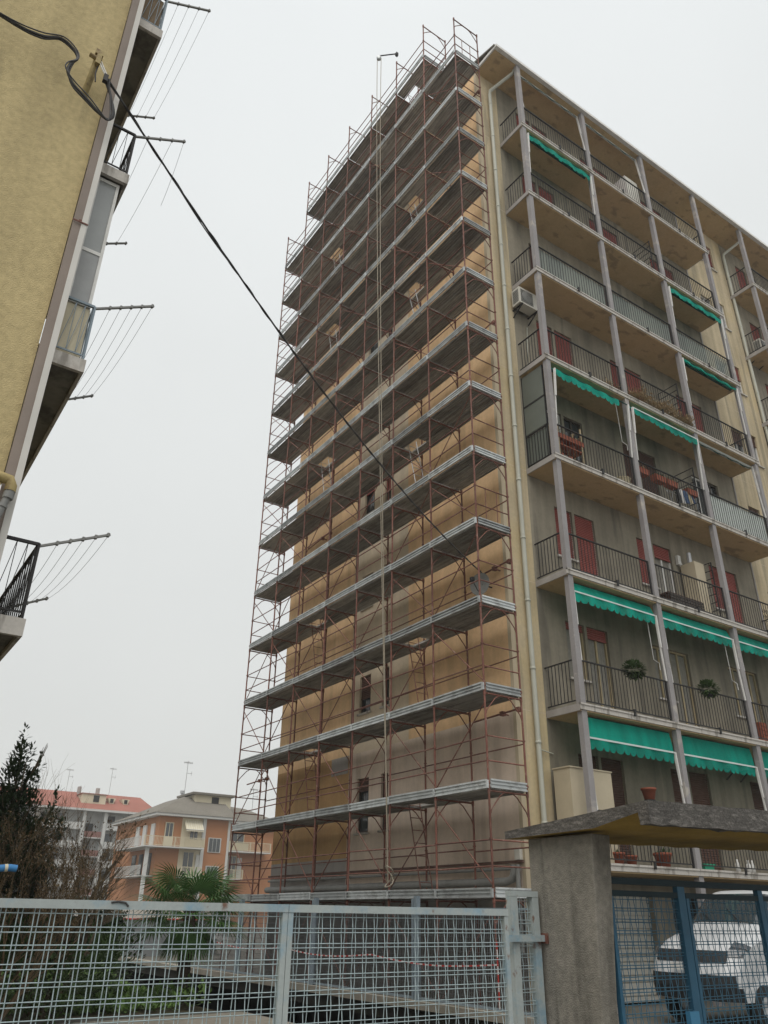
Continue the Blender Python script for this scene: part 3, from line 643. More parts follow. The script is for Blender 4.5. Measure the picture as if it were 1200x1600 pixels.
# hanging planter boxes
for i, (x, lab) in enumerate(((17.55, 'leftmost red planter trough hanging inside the railing, next to the second column'), (18.32, 'red planter trough hanging second from the left on the plant-filled balcony'), (18.88, 'red planter trough hanging third from the left on the plant-filled balcony'), (19.85, 'red planter trough hanging at the barred partition, beside the pile of clothes'))):
    t = thing('planter_box', lab, 'planter', (x, 12.42, ZS(5)+.7), 'red planter troughs on one railing')
    c_ = MB(); c_.prism([(x-.25, ZS(5)+.94), (x-.21, ZS(5)+.74), (x+.21, ZS(5)+.74), (x+.25, ZS(5)+.94)], 12.36, 12.56); c_.build('trough', m_terra, t)
    f = MB()
    for _ in range(60): leaf(f, (x+random.uniform(-.22, .22), 12.46+random.uniform(-.07, .07), ZS(5)+.93), rdir(1.2), random.uniform(.06, .16), .04)
    f.build('plant', m_leaf if i % 2 else m_dry, t)
# plant stand at the left end
t = thing('plant_stand', 'wooden plant stand with red trough and dry pots behind the left railing', 'plant stand', (14.5, 12.6, ZS(5)))
c_ = MB()
for zz in (.12, .55, .9): c_.box(14.05, 15.0, 12.42, 12.75, ZS(5)+zz, ZS(5)+zz+.03)
c_.build('shelf', m_terra, t)
for x, y in ((14.06, 12.43), (14.98, 12.43), (14.06, 12.74), (14.98, 12.74)):
    c_ = MB(); c_.box(x-.018, x+.018, y-.018, y+.018, ZS(5), ZS(5)+1.35); c_.build('leg', m_beigewood, t)
c_ = MB(); c_.box(14.02, 15.05, 12.40, 12.60, ZS(5)+.76, ZS(5)+.90); c_.build('trough', m_terra, t)
for x, zz in ((14.25, .15), (14.6, .15), (14.3, .58), (14.75, .58)):
    c_ = MB(); c_.lathe((x, 12.6, ZS(5)+zz), [(0, 0), (.08, 0), (.11, .2), (0, .19)], 10); c_.build('pot', m_terra, t)
f = MB()
for _ in range(160): leaf(f, (14.5+random.uniform(-.5, .5), 12.6+random.uniform(-.15, .15), ZS(5)+random.choice((.36, .8, 1.0))), rdir(1.1), random.uniform(.06, .22), .03)
f.build('plant', m_dry, t)
# heap of clothes and small things
t = thing('clothes_rack', 'low rack heaped with blue and white laundry behind the railing', 'laundry', (19.4, 12.6, ZS(5)))
c_ = MB()
for x in (19.0, 19.8):
    c_.tube([(x, 12.45, ZS(5)), (x, 12.7, ZS(5)+.8)], .012, 5); c_.tube([(x, 12.7, ZS(5)), (x, 12.45, ZS(5)+.8)], .012, 5)
for y in (12.45, 12.58, 12.7): c_.tube([(19.0, y, ZS(5)+.8), (19.8, y, ZS(5)+.8)], .008, 5)
c_.build('frame', m_alu, t)
for i, (x, mm) in enumerate(((19.1, m_plastic), (19.27, m_tape_w), (19.44, m_cloth), (19.6, m_wicker), (19.74, m_cloth))):
    c_ = MB(); n = 5
    for a in range(n):
        xa, xb = x+.14*a/n, x+.14*(a+1)/n; w1, w2 = .03*math.sin(a*1.7+i), .03*math.sin((a+1)*1.7+i)
        c_.quad((xa, 12.44+w1, ZS(5)+.82), (xb, 12.44+w2, ZS(5)+.82), (xb, 12.40+w2*2, ZS(5)+.28+.04*i), (xa, 12.40+w1*2, ZS(5)+.3+.04*i))
        c_.quad((xa, 12.44+w1, ZS(5)+.82), (xb, 12.44+w2, ZS(5)+.82), (xb, 12.6+w2, ZS(5)+.80), (xa, 12.6+w1, ZS(5)+.80))
    c_.build('cloth', mm, t)
# dry plants along the k=4 railing
t = thing('dry_planter', 'long planter overgrown with dry brown stems along the middle bay railing', 'planter', (18.8, 12.3, ZS(4)))
c_ = MB()
for i in range(4): c_.box(17.35+i*.75, 18.05+i*.75, 12.335, 12.52, ZS(4)+.03, ZS(4)+.2)
c_.build('trough', m_conc, t)
f = MB()
for _ in range(2400):
    x = random.uniform(17.25, 20.3); y = random.gauss(12.25, .09); z = ZS(4)+abs(random.gauss(.20, .15))*(.8+.35*math.sin(x*5))
    leaf(f, (x, y, z), rdir(.4), random.uniform(.05, .15), .025)
for _ in range(160):
    x = random.uniform(17.25, 20.3); f.tube([(x, 12.4, ZS(4)+.2), (x+random.uniform(-.2, .2), 12.3, ZS(4)+random.uniform(.1, .55))], .004, 3, cap=False)
f.build('stems', m_dry, t)
f = MB()
for _ in range(150): leaf(f, (random.uniform(16.2, 16.9), random.gauss(12.35, .06), ZS(4)+abs(random.gauss(.18, .08))), rdir(.4), random.uniform(.05, .13), .025)
tag(f.build('dry_plant', m_dry), 'small tuft of dry stems at the foot of the railing left of the second column', 'plant')
# tall white cabinet and plant on the top balcony
t = thing('white_cabinet', 'tall white cupboard on the topmost balcony by the third column', 'cabinet', (20.0, 12.9, ZS(1)))
c_ = MB(); c_.box(19.65, 20.35, 12.6, 13.15, ZS(1), ZS(1)+1.9); c_.build('body', m_white, t)
for x in (19.66, 20.01):
    c_ = MB(); c_.box(x, x+.33, 12.575, 12.598, ZS(1)+.05, ZS(1)+1.85); c_.build('door', m_ac, t)
pot(23.25, 12.6, ZS(1), .16, .28, 'dark potted plant at the right end of the topmost balcony', 60, m_plastic)
c_ = MB(); c_.box(16.2, 16.55, 12.42, 12.7, ZS(2), ZS(2)+.35); tag(c_.build('white_box', m_ac), 'small white box on the second balcony from the roof, by the second column', 'box')

# ------------------------------------------------------------------ scaffold
SX, SXI, SY, BAY, LIFT = 11.38, 12.46, 12.905, 1.80, 2.038
ZD = lambda k: 28.50-LIFT*k             # deck height, k = 13 lowest, 0 highest full one, -1 the gable stage
S = thing('scaffold', 'rusty red frame scaffold with steel decks covering the end wall', 'scaffold', (SX, SY, 0))
def P_(name, mb, mat): return mb.mesh(name, mat)
fr = MB()
for x in (0, SXI-SX):
    fr.tube([(x,0,0),(x,0,LIFT)], .024, 6); fr.tube([(x,0,LIFT-.14),(x,0,LIFT-.02)], .033, 6); fr.tube([(x,0,.06),(x,0,.10)], .042, 6); fr.tube([(x,0,LIFT*.5),(x,0,LIFT*.5+.03)], .038, 6)
W_ = SXI-SX
fr.tube([(0,0,LIFT-.09),(W_,0,LIFT-.09)], .022, 6)
for s_, x in ((1, 0), (-1, W_)):
    fr.tube([(x,0,LIFT-.58),(x+s_*.06,0,LIFT-.44),(x+s_*.30,0,LIFT-.17),(x+s_*.42,0,LIFT-.10)], .014, 5)
frame_me = fr.mesh('frame', m_rust)
pl = MB(); W1, h = .318, .05
pl.box(0, W1, 0.02, BAY-.02, -.006, 0)
pl.box(0, .012, .02, BAY-.02, -h, -.006); pl.box(W1-.012, W1, .02, BAY-.02, -h, -.006)
for x in (.083, .160, .237): pl.box(x-.016, x+.016, .02, BAY-.02, -.046, -.006)
for y in (.02, BAY-.05): pl.box(.012, W1-.012, y, y+.03, -h+.004, -.006)
plank_me = pl.mesh('plank', m_plank)
ph = MB(); ph.box(0, W1, .02, BAY-.72, -.006, 0); ph.box(0, .012, .02, BAY-.72, -h, -.006); ph.box(W1-.012, W1, .02, BAY-.72, -h, -.006)
for x in (.083, .160, .237): ph.box(x-.016, x+.016, .02, BAY-.72, -.046, -.006)
plank_short_me = ph.mesh('plank', m_plank)
tb = MB(); tb.box(.012, .020, .03, BAY-.03, .02, .20); tb.box(-.018, .0119, .03, BAY-.03, .165, .20); tb.box(-.018, .0119, .03, BAY-.03, .02, .055); tb.box(-.012, .0119, .03, BAY-.03, .098, .122)
tb.box(-.026, .012, -.03, .03, .02, .18)
toe_me = tb.mesh('toe_board', m_galv)
te = MB(); te.box(.03, W_-.03, .012, .020, .02, .20); te.box(.03, W_-.03, -.018, .0119, .165, .20); te.box(.03, W_-.03, -.018, .0119, .02, .055); te.box(.03, W_-.03, -.012, .0119, .098, .122)
toe_end_me = te.mesh('toe_board', m_galv)
gr = MB(); gr.tube([(0,0,0),(0,BAY,0)], .0165, 5); guard_me = gr.mesh('guardrail', m_rust)
ge = MB(); ge.tube([(0,0,0),(W_,0,0)], .0165, 5); guard_end_me = ge.mesh('guardrail', m_rust)
db = MB(); db.tube([(0,0,.15),(0,BAY,LIFT-.25)], .014, 5); diag_a = db.mesh('brace', m_rust)
db = MB(); db.tube([(0,BAY,.15),(0,0,LIFT-.25)], .014, 5); diag_b = db.mesh('brace', m_rust)
def sp(name, me, x, y, z):
    o = bpy.data.objects.new(name, me); COL.objects.link(o); o.parent = S; o.location = (x-SX, y-SY, z); return o
def jx(a=.004): return random.uniform(-a, a)
random.seed(3)
lad = MB()
for x in (0, .34): lad.tube([(x,0,0),(x,.55,2.25)], .014, 5)
for i in range(1, 8): lad.tube([(0,.55*i/8,2.25*i/8),(.34,.55*i/8,2.25*i/8)], .010, 5)
lad_me = lad.mesh('ladder', m_alu)
lad_rust = lad.mesh('ladder', m_rust)
for i in range(8):
    y = SY+BAY*i
    zs_ = [ZD(13)-LIFT]+[ZD(k) for k in range(13, -1, -1)]+([ZD(-1)] if 1 <= i <= 6 else [])
    for z in zs_: sp('frame', frame_me, SX, y, z)
    for x in (SX, SXI):
        b_ = MB(); b_.tube([(x,y,0),(x,y,.1)], .018, 6); b_.box(x-.07, x+.07, y-.07, y+.07, 0, .008); b_.build('base_jack', m_galv, S)
HOLES = {(1, k) for k in (-1, 2, 4, 7, 10, 12)} | {(4, k) for k in (1, 3, 6, 9, 11)}
for k in range(-1, 14):
    z = ZD(k)
    for b in range(7):
        if k == -1 and not 1 <= b <= 5: continue
        y = SY+BAY*b
        for q in range(3):
            hole = (b, k) in HOLES and q == 1
            dark = hole
            sp('plank', plank_short_me if hole else plank_me, SX+.04+q*.335, y, z+jx())
        t_ = sp('toe_board', toe_me, SX-.035, y, z-.055+jx(.008)); t_.rotation_euler = (jx(.006), jx(.03), 0)
        for hgt in (.52, 1.02): sp('guardrail', guard_me, SX, y, z+hgt+jx(.02)).rotation_euler = (jx(.012), 0, jx(.006))
        if k % 2 or k > 8: sp('guardrail', guard_me, SXI, y, z+.95+jx(.03))
        if k >= 0 and (b+k) % 2 == 0 or (k > 6): sp('brace', diag_a if (b+k) % 2 == 0 else diag_b, SX+.03, y, z-LIFT).rotation_euler = (jx(.02), 0, 0)
        if (b, k) in HOLES and k < 13: sp('ladder', lad_me if k < 8 else lad_rust, SX+.37, y+BAY-.75, z-LIFT+.02)
    ends = ((1, 6) if k == -1 else (0, 7))
    for i, e_ in enumerate(ends):
        y = SY+BAY*e_
        o = sp('toe_board', toe_end_me, SX, y+(-.035 if i == 0 else .035), z-.055+jx(.006))
        for hgt in (.52, 1.02): sp('guardrail', guard_end_me, SX, y, z+hgt+jx(.02))
# ties between inner standards and wall
for (y, z) in ((SY+.03, ZD(1)+.9), (SY+.03, ZD(6)+.7), (SY+.03, ZD(10)+1.3), (SY+.03, ZD(12)+1.75), (SY+BAY*7-.03, ZD(12)+1.7), (SY+BAY*3, ZD(4)+1.4), (SY+BAY*5, ZD(8)+1.5)):
    t_ = MB(); t_.tube([(SXI-.05, y+.05, z), (SXI+.05, y+1.7, z)], .022, 6); t_.tube([(SXI+.02, y+.6, z), (XL, y+.62, z)], .018, 6)
    for yy in (.05, .6): t_.box(SXI-.05, SXI+.06, y+yy-.05, y+yy+.05, z-.05, z+.05)
    t_.build('wall_tie', m_rust, S)
for y in (13.7, 14.4):
    pass
# intermediate gate frames on two end guards
for k in (0, 9):
    g_ = MB()
    for x in (.33, .70): g_.tube([(SX+x, SY, ZD(k)+.2), (SX+x, SY, ZD(k)+1.02)], .012, 5)
    g_.build('guard_stile', m_rust, S)
# hoist arm with pulley and rope
H = thing('rope_hoist', 'pulley hoist arm with pale twin rope hanging down the scaffold face', 'hoist', (SX, 16.5, 33.1))
h_ = MB(); h_.tube([(SX, 16.5, 33.08), (10.86, 16.98, 33.10)], .028, 6); h_.box(SX-.05, SX+.05, 16.45, 16.55, 32.95, 33.12); h_.build('arm', m_iron, H)
h_ = MB(); h_.lathe((0,0,0), [(0,-.04),(.13,-.04),(.10,-.015),(.10,.015),(.13,.04),(0,.04)], 14); h_.T = lambda a, b, c: (10.84+a*.6+c*.6, 17.0+c*.7-a*.5, 32.95+b); h_.build('pulley', m_galv, H)
h_ = MB()
for dx, dy in ((-.05, .05), (.06, -.07)):
    pts = []
    for i in range(25):
        f_ = i/24; pts.append((10.84+dx*(1-f_)+.42*f_**1.5, 17.0+dy*(1-f_)-.62*f_**1.3, 32.9-30.6*f_))
    h_.tube(pts, .013, 5)
h_.build('rope', m_rope, H)
h_ = MB()
for a in range(14):
    t0 = a*.9; pass
h_.tube([(11.27+.09*math.cos(a*.7), 16.35+.11*math.sin(a*.7), 2.42-.22*math.sin(a*.35)) for a in range(30)], .014, 5); h_.build('rope_coil', m_rope, H)
# satellite dish standing on the deck near the corner
D = thing('satellite_dish', 'small grey dish fixed near the scaffold corner where the cable ends', 'dish', (12.3, 13.8, 8.9))
d_ = MB(); d_.lathe((0,0,0), [(0,.0),(.12,.015),(.22,.05),(.29,.09),(.30,.09),(.22,.04),(0,-.015)], 18); d_.T = lambda a, b, c: (12.30-c*.85+a*.3, 13.85-a*.9, 9.05+b); d_.build('reflector', m_greypipe, D)
d_ = MB(); d_.tube([(12.3,13.85,8.8),(12.15,13.85,8.86),(11.98,13.85,9.1)], .012, 5); d_.tube([(12.3,13.85,9.05),(12.62,13.85,9.05)], .02, 6); d_.box(11.94,12.02,13.80,13.90,9.07,9.17); d_.build('arm', m_iron, D)

# ------------------------------------------------------------------ near yellow building on the left
N = thing('yellow_building', 'near building with roughcast yellow wall and narrow balconies, cut by the left edge', 'building', (.63, 7.7, 0))
n_ = MB(); n_.box(-14, .638, 7.7, 20, 0, 17); n_.build('wall', m_rough, N)
n_ = MB(); n_.box(-14.4, 1.3, 7.2, 20.4, 17.0, 17.3); n_.build('roof', m_conc, N)
n_ = MB(); n_.box(.645, .79, 7.62, 7.695, 0, 17); n_.build('corner_post', [m_post_shade], N)
n_ = MB(); n_.box(.735, .800, 7.605, 7.745, 0, 17); n_.build('post_face', m_post, N)
n_ = MB()
n_.box(.63, .81, 7.595, 7.602, 8.86, 8.88); n_.box(.70, .73, 7.58, 7.594, 8.85, 8.89)
n_.build('post_clamp', m_rust, N)
NB = {'A': 13.02, 'B': 9.95, 'C': 6.95, 'D': 3.90}
def near_balcony(z, screen=None):
    b = MB(); b.box(.626, 1.12, 7.80, 11.0, z+.05, z+.16); o = b.build('balcony', m_soffit_l, N)
    e_ = MB(); e_.box(.626, 1.155, 7.75, 7.799, z, z+.17); e_.box(1.121, 1.155, 7.80, 11.05, z, z+.17); e_.box(.626, 1.155, 11.001, 11.05, z, z+.17); e_.build('edging', m_fascia, o)
    r = MB(); zt = z+.95; zb = z+.24
    r.bar((.80, 7.79, zt), (1.12, 7.79, zt), .03, .03); r.bar((.80, 7.79, zb), (1.12, 7.79, zb), .012, .02)
    r.bar((1.12, 7.79, zt), (1.12, 11.0, zt), .03, .03); r.bar((1.12, 7.79, zb), (1.12, 11.0, zb), .012, .02)
    r.box(1.108, 1.132, 7.775, 7.80, z+.17, zt)
    for (xa, xb) in ((.82, .92), (.92, 1.02), (1.02, 1.10)):
        r.bar((xa, 7.79, zb), (xb, 7.79, zt), .007, .007); r.bar((xb, 7.79, zt), (xb, 7.79, zb), .007, .007)
    y = 7.9
    while y < 11: r.box(1.115, 1.127, y-.005, y+.005, zb, zt); r.bar((1.121, y, zb), (1.121, y+.13, zt), .005, .005); y += .14
    r.build('railing', m_iron if screen is None else m_guardp, o)
    if screen:
        s_ = MB(); s_.box(.80, 1.085, 7.82, 7.83, zb-.02, zt-.04); s_.build('screen', screen, o)
    return o
near_balcony(NB['A'], M('brown_screen', (.18, .13, .08), .8)); near_balcony(NB['B']); oc = near_balcony(NB['C'], m_cream); near_balcony(NB['D'])
# glazed veranda below balcony B
v = MB(); z0, z1 = NB['C']+.95, NB['B']-.002
for x in (.80, 1.045): v.box(x, x+.036, 7.83, 7.87, z0, z1)
for z in (z0, z0+.80, z1-.05): v.box(.834, 1.046, 7.832, 7.868, z, z+.05)
for z in (z0, z1-.05): v.box(1.052, 1.078, 7.869, 10.985, z+.002, z+.048)
for y in (8.9, 9.95, 10.95): v.box(1.05, 1.08, y, y+.035, z0, z1)
vo = v.build('veranda_frame', m_white, oc)
v = MB(); v.box(.836, 1.044, 7.845, 7.850, z0+.85, z1-.05); v.box(1.060, 1.066, 7.87, 10.95, z0+.05, z1-.02); v.build('veranda_pane', m_glass_pale, oc)
v = MB(); v.box(.836, 1.044, 7.842, 7.852, z0+.05, z0+.80); v.build('veranda_panel', M('grey_panel', (.33, .335, .335), .6), oc)
v = MB(); v.tube([(-5, 7.58, 5.33), (.60, 7.53, 5.33), (.69, 7.525, 5.32), (.715, 7.525, 5.26), (.715, 7.525, 5.20)], .055, 10); v.build('wall_pipe', m_yellowpipe, N)
v = MB(); v.tube([(.715, 7.525, 5.22), (.70, 7.525, 5.1), (.66, 7.53, 4.9), (.64, 7.54, .2)], .036, 8); v.tube([(.716, 7.525, 5.20), (.71, 7.525, 5.12)], .05, 8); v.tube([(.69, 7.527, 5.05), (.685, 7.527, 5.02)], .045, 8); v.build('drop_pipe', m_greypipe, N)
# laundry racks fixed to the railings
def rack(z, dz, label, lines=5, broken=False):
    t = thing('drying_rack', label, 'drying rack', (1.12, 7.8, z), 'laundry racks on the left balconies')
    a0, a1 = (1.12, 7.79, z), (1.77, 7.77, z+dz); b0, b1 = (1.12, 10.1, z), (1.70, 10.1, z+dz)
    for p, q in ((a0, a1), (b0, b1)):
        m = MB(); m.bar(p, q, .028, .022); n = lines
        for i in range(n):
            f_ = .25+.72*i/(n-1); c = Vector(p).lerp(Vector(q), f_); m.box(c.x-.012, c.x+.012, c.y-.02, c.y+.02, c.z-.02, c.z+.02)
        m.build('arm', m_greypipe, t)
    for i in range(lines):
        f_ = .25+.72*i/(lines-1); p = Vector(a0).lerp(Vector(a1), f_); q = Vector(b0).lerp(Vector(b1), f_)
        if broken and i == 1: continue
        if broken and i == 3: q = p+Vector((-.02, .55, -.75))
        m = MB(); pts = [p.lerp(q, s/8)-Vector((0, 0, .10*4*(s/8)*(1-s/8)+.012)) for s in range(9)]; m.tube(pts, .0023, 4); m.build('line', m_greypipe, t)
rack(NB['A']+.93, .36, 'topmost laundry rack at the upper left, four lines against the sky', 4)
rack(NB['B']+.93, .36, 'laundry rack with loose hanging lines, beside the overhead cable', 4, True)
rack(NB['C']+.93, .36, 'laundry rack below the glazed veranda, with five taut lines')
rack(NB['D']+.93, .30, 'lowest laundry rack on the left, slanting up from the bottom balcony')
# cable bracket and cable
K_ = thing('cable_bracket', 'rusty yellow post bracket holding the cable on the yellow wall', 'bracket', (.40, 7.6, 11.2))
k_ = MB(); k_.tube([(.385, 7.72, 11.02), (.40, 7.56, 11.24), (.415, 7.46, 11.55)], .042, 8); k_.box(.365, .465, 7.41, 7.51, 11.54, 11.63); k_.tube([(.31, 7.45, 11.50), (.46, 7.45, 11.47)], .032, 7); k_.box(.39, .45, 7.40, 7.45, 11.36, 11.54); k_.build('post', m_yellowpipe, K_)
k_ = MB(); k_.tube([(.43, 7.45, 11.52), (.58, 7.42, 11.22)], .010, 5); k_.tube([(.40, 7.43, 11.48), (.56, 7.40, 11.18)], .010, 5); k_.build('insulator_rod', m_white, K_)
k_ = MB(); k_.box(.53, .585, 7.38, 7.44, 11.10, 11.22); k_.tube([(.44, 7.45, 11.4), (.43, 7.44, 11.2), (.455, 7.44, 11.05)], .010, 5); k_.build('clamp', m_iron, K_)
w0, w1 = Vector((.57, 7.42, 11.20)), Vector((12.62, 14.05, 9.42))
CB = thing('overhead_cable', 'thick black twisted cable from the yellow building to the scaffolded wall', 'cable', tuple(w0))
def span(ph, rad, n=90, sag=.62):
    pts = []
    for i in range(n+1):
        t = i/n; p = w0.lerp(w1, t)-Vector((0, 0, 4*sag*t*(1-t)))
        a = t*95+ph; pts.append(p+Vector((math.cos(a)*rad*.5, -math.cos(a)*rad*.8, math.sin(a)*rad)))
    return pts
c_ = MB(); c_.tube(span(0, .004, 60), .0145, 7); c_.tube(span(PI, .017, 160), .007, 6)
p0 = [w0.lerp(w1, t)-Vector((0, 0, 4*.62*t*(1-t)+.05*math.sin(PI*(t-.1)/.11))) for t in [.1+.11*i/10 for i in range(11)]]
c_.tube(p0, .009, 5); c_.build('span', m_cable, CB)
for dx, r_ in ((.004, .017), (.030, .012), (-.030, .009)):
    c_ = MB(); pts = [(-1.9, 7.5, 11.6), (-.74, 7.48, 11.375), (-.29, 7.45, 11.36), (-.05, 7.46, 11.52), (.13, 7.46, 11.44), (.19, 7.45, 11.30), (.13, 7.45, 11.16), (.12, 7.45, 11.0), (.22, 7.45, 10.84), (.42, 7.45, 10.70), (.62, 7.45, 10.55), (.72, 7.45, 10.53), (.74, 7.44, 10.66), (.68, 7.43, 10.9), (.60, 7.42, 11.12), (.58, 7.42, 11.18)]
    sm_ = []
    for i in range(len(pts)-1):
        a, b = Vector(pts[i]), Vector(pts[i+1]); pa = Vector(pts[max(i-1, 0)]); pb = Vector(pts[min(i+2, len(pts)-1)])
        for s in range(5):
            t = s/5; sm_.append(.5*((2*a)+(b-pa)*t+(2*pa-5*a+4*b-pb)*t*t+(3*a-pa-3*b+pb)*t**3))
    c_.tube([p+Vector((dx*math.sin(i*.22+.6), dx*.6, dx*math.cos(i*.22+.6))) for i, p in enumerate(sm_)], r_, 7); c_.build('loop', m_cable, CB)

# ------------------------------------------------------------------ concrete canopy on its pillar
G = thing('gate_canopy', 'weathered concrete entrance canopy on a thick grey rendered pillar', 'canopy', (5.55, 5.0, 0))
prof_out = [(4.29, 2.290), (4.29, 2.470), (5.98, 2.350), (5.98, 2.280), (4.88, 2.300), (4.40, 2.385), (4.39, 2.290)]
def canopy(x0, x1, tilt=.024):
    b = MB(); n = len(prof_out); N_ = 60; random.seed(21)
    ch = [[(random.gauss(0, .004), random.gauss(0, .0035)-(.009 if random.random() < .05 else 0)) if q in (0, 1, 2, 3, 6) else (0, 0) for q in range(n)] for _ in range(N_+1)]
    for i in range(N_):
        xa, xb = x0+(x1-x0)*i/N_, x0+(x1-x0)*(i+1)/N_
        za, zb_ = (xa-x0)*tilt, (xb-x0)*tilt
        for q in range(n):
            (ya, z_a), (yb, z_b) = prof_out[q], prof_out[(q+1) % n]; ca, cb_, cc, cd_ = ch[i][q], ch[i+1][q], ch[i+1][(q+1) % n], ch[i][(q+1) % n]
            m = 1 if q in (3, 4) else 0
            b.quad((xa, ya+ca[0], z_a+za+ca[1]), (xb, ya+cb_[0], z_a+zb_+cb_[1]), (xb, yb+cc[0], z_b+zb_+cc[1]), (xa, yb+cd_[0], z_b+za+cd_[1]), m)
    for x, ci in ((x0, 0), (x1, N_)):
        zt = (x-x0)*tilt
        b.add([(x, y+ch[ci][q][0], z+zt+ch[ci][q][1]) for q, (y, z) in enumerate(prof_out)], [(0,1,5,6), (1,2,3,4,5)])
    return b
canopy(5.45, 13.0).build('slab', [m_slabdark, m_canopy_in], G)
p_ = MB(); zt, zb = 2.32, 0
vs = [(5.55, 5.0, 2.275), (5.785, 5.0, 2.275), (5.785, 5.78, 2.275), (5.55, 5.78, 2.275), (5.55, 5.13, 0), (5.70, 5.13, 0), (5.70, 5.80, 0), (5.55, 5.80, 0)]
p_.add(vs, [(0,1,5,4),(1,2,6,5),(2,3,7,6),(3,0,4,7),(0,3,2,1)]); po = p_.build('pillar', m_pillar, G)
bv = po.modifiers.new('edge', 'BEVEL'); bv.width = .012; bv.segments = 2
p_ = MB(); p_.box(11.6, 11.9, 5.0, 5.78, 0, 2.42); p_.build('pillar', m_pillar, G)

# ------------------------------------------------------------------ front fence and gates: woven wire in steel frames
def wire_panel(x0, x1, z0, z1, y, per=.086, gap=.024, r=.0030, crimp=.005):
    b = MB(); zs_ = []; z = z1-.025
    first = True
    while z > z0+.03:
        zs_.append(z)
        if first: first = False; z -= per-.02; continue
        zs_.append(z-gap); z -= per
    for z in zs_: b.tube([(x0, y, z), ((x0+x1)/2, y, z+random.uniform(-.002, .002)), (x1, y, z)], r, 5, cap=False)
    x = x0+.03; i = 0
    zz = sorted({z for z in zs_})
    while x < x1-.03:
        for q, xx in enumerate((x, x+gap)):
            pts = [(xx, y, z0)]
            for n, z in enumerate(zz):
                s_ = 1 if ((n//2)+i+q) % 2 else -1
                pts.append((xx+s_*.0006, y+s_*crimp, z))
                if n+1 < len(zz) and zz[n+1]-z > .04: pts.append((xx, y, (z+zz[n+1])/2))
            pts.append((xx, y, z1)); b.tube(pts, r, 4, cap=False)
        x += per; i += 1
    return b
def fence_leaf(label, x0, x1, y=5.0):
    t = thing('fence_panel', label, 'fence panel', (x0, y, .12), 'blue grey wire fence panels along the pavement')
    for a, b in ((x0, x0+.036), (x1-.036, x1)):
        m = MB(); m.box(a, b, y-.02, y+.02, .15, 1.632); m.build('post', m_fence, t)
    m = MB(); m.box(x0, x1, y-.024, y+.024, 1.633, 1.678); m.build('top_rail', m_fence, t)
    m = MB(); m.box(x0+.037, x1-.037, y-.02, y+.02, .15, .19); m.build('bottom_rail', m_fence, t)
    wire_panel(x0+.036, x1-.036, .19, 1.633, y).build('wire_mesh', m_wire, t, kind='stuff')
    for xx in (x0+.1, x1-.15):
        m = MB(); m.box(xx, xx+.05, y-.03, y+.03, .12, .149); m.build('foot', m_fence, t)
    return t
fence_leaf('left blue-grey woven wire fence panel with rust-spotted top rail', -.75, 2.655)
fence_leaf('right blue-grey woven wire fence panel ending near the guide posts', 2.659, 4.525)
w_ = MB(); w_.tube([(1.52, 4.975, 1.668), (1.56, 4.972, 1.674), (1.60, 4.972, 1.668), (1.62, 4.974, 1.650)], .006, 6); tag(w_.build('wire_hook', m_cable), 'dark bent wire hooked on the left fence rail', 'hook')
Q = thing('guide_frame', 'narrow blue steel guide frame between fence and grey pillar', 'gate frame', (5.35, 5.7, .12))
for a, b in ((5.19, 5.262), (5.44, 5.512)):
    m = MB(); m.box(a, b, 5.66, 5.73, .12, 1.785); m.build('post', m_fence, Q)
m = MB(); m.box(5.19, 5.512, 5.658, 5.732, 1.786, 1.832); m.build('top_bar', m_fence, Q)
m = MB(); m.box(5.06, 5.555, 5.630, 5.657, 1.440, 1.490); m.build('cross_bar', m_fence, Q)
m = MB(); m.box(5.532, 5.546, 5.60, 5.70, 1.425, 1.505); m.build('wall_plate', m_rust, Q)
wire_panel(5.263, 5.439, .2, 1.78, 5.695).build('wire_mesh', m_wire, Q, kind='stuff')
A = thing('vehicle_gate', 'dark blue wire gate hung under the concrete canopy', 'gate', (5.8, 5.1, .05))
m = MB(); m.box(5.79, 11.6, 5.07, 5.15, 1.895, 1.945); m.build('track_beam', m_gatet, A)
def gate_leaf(x0, x1, stile=.10):
    m = MB(); m.box(x0, x1, 5.08, 5.12, 1.80, 1.845); m.build('top_rail', m_gatet, A)
    m = MB(); m.box(x1-stile, x1, 5.075, 5.125, .08, 1.894); m.build('stile', m_gate, A)
    m = MB(); m.box(x0, x0+.035, 5.078, 5.122, .08, 1.799); m.build('stile', m_gate, A)
    m = MB(); m.box(x0+.036, x1-stile-.001, 5.08, 5.12, .08, .16); m.build('bottom_rail', m_gate, A)
    wire_panel(x0+.036, x1-stile, .16, 1.80, 5.1, r=.0037).build('wire_mesh', m_gatew, A, kind='stuff')
gate_leaf(5.79, 6.80); gate_leaf(6.815, 8.02, .075); gate_leaf(8.03, 9.8, .075); gate_leaf(9.81, 11.55, .075)
m = MB(); m.box(6.58, 6.70, 5.03, 5.079, .80, .93); m.build('lock_box', m_lock, A)

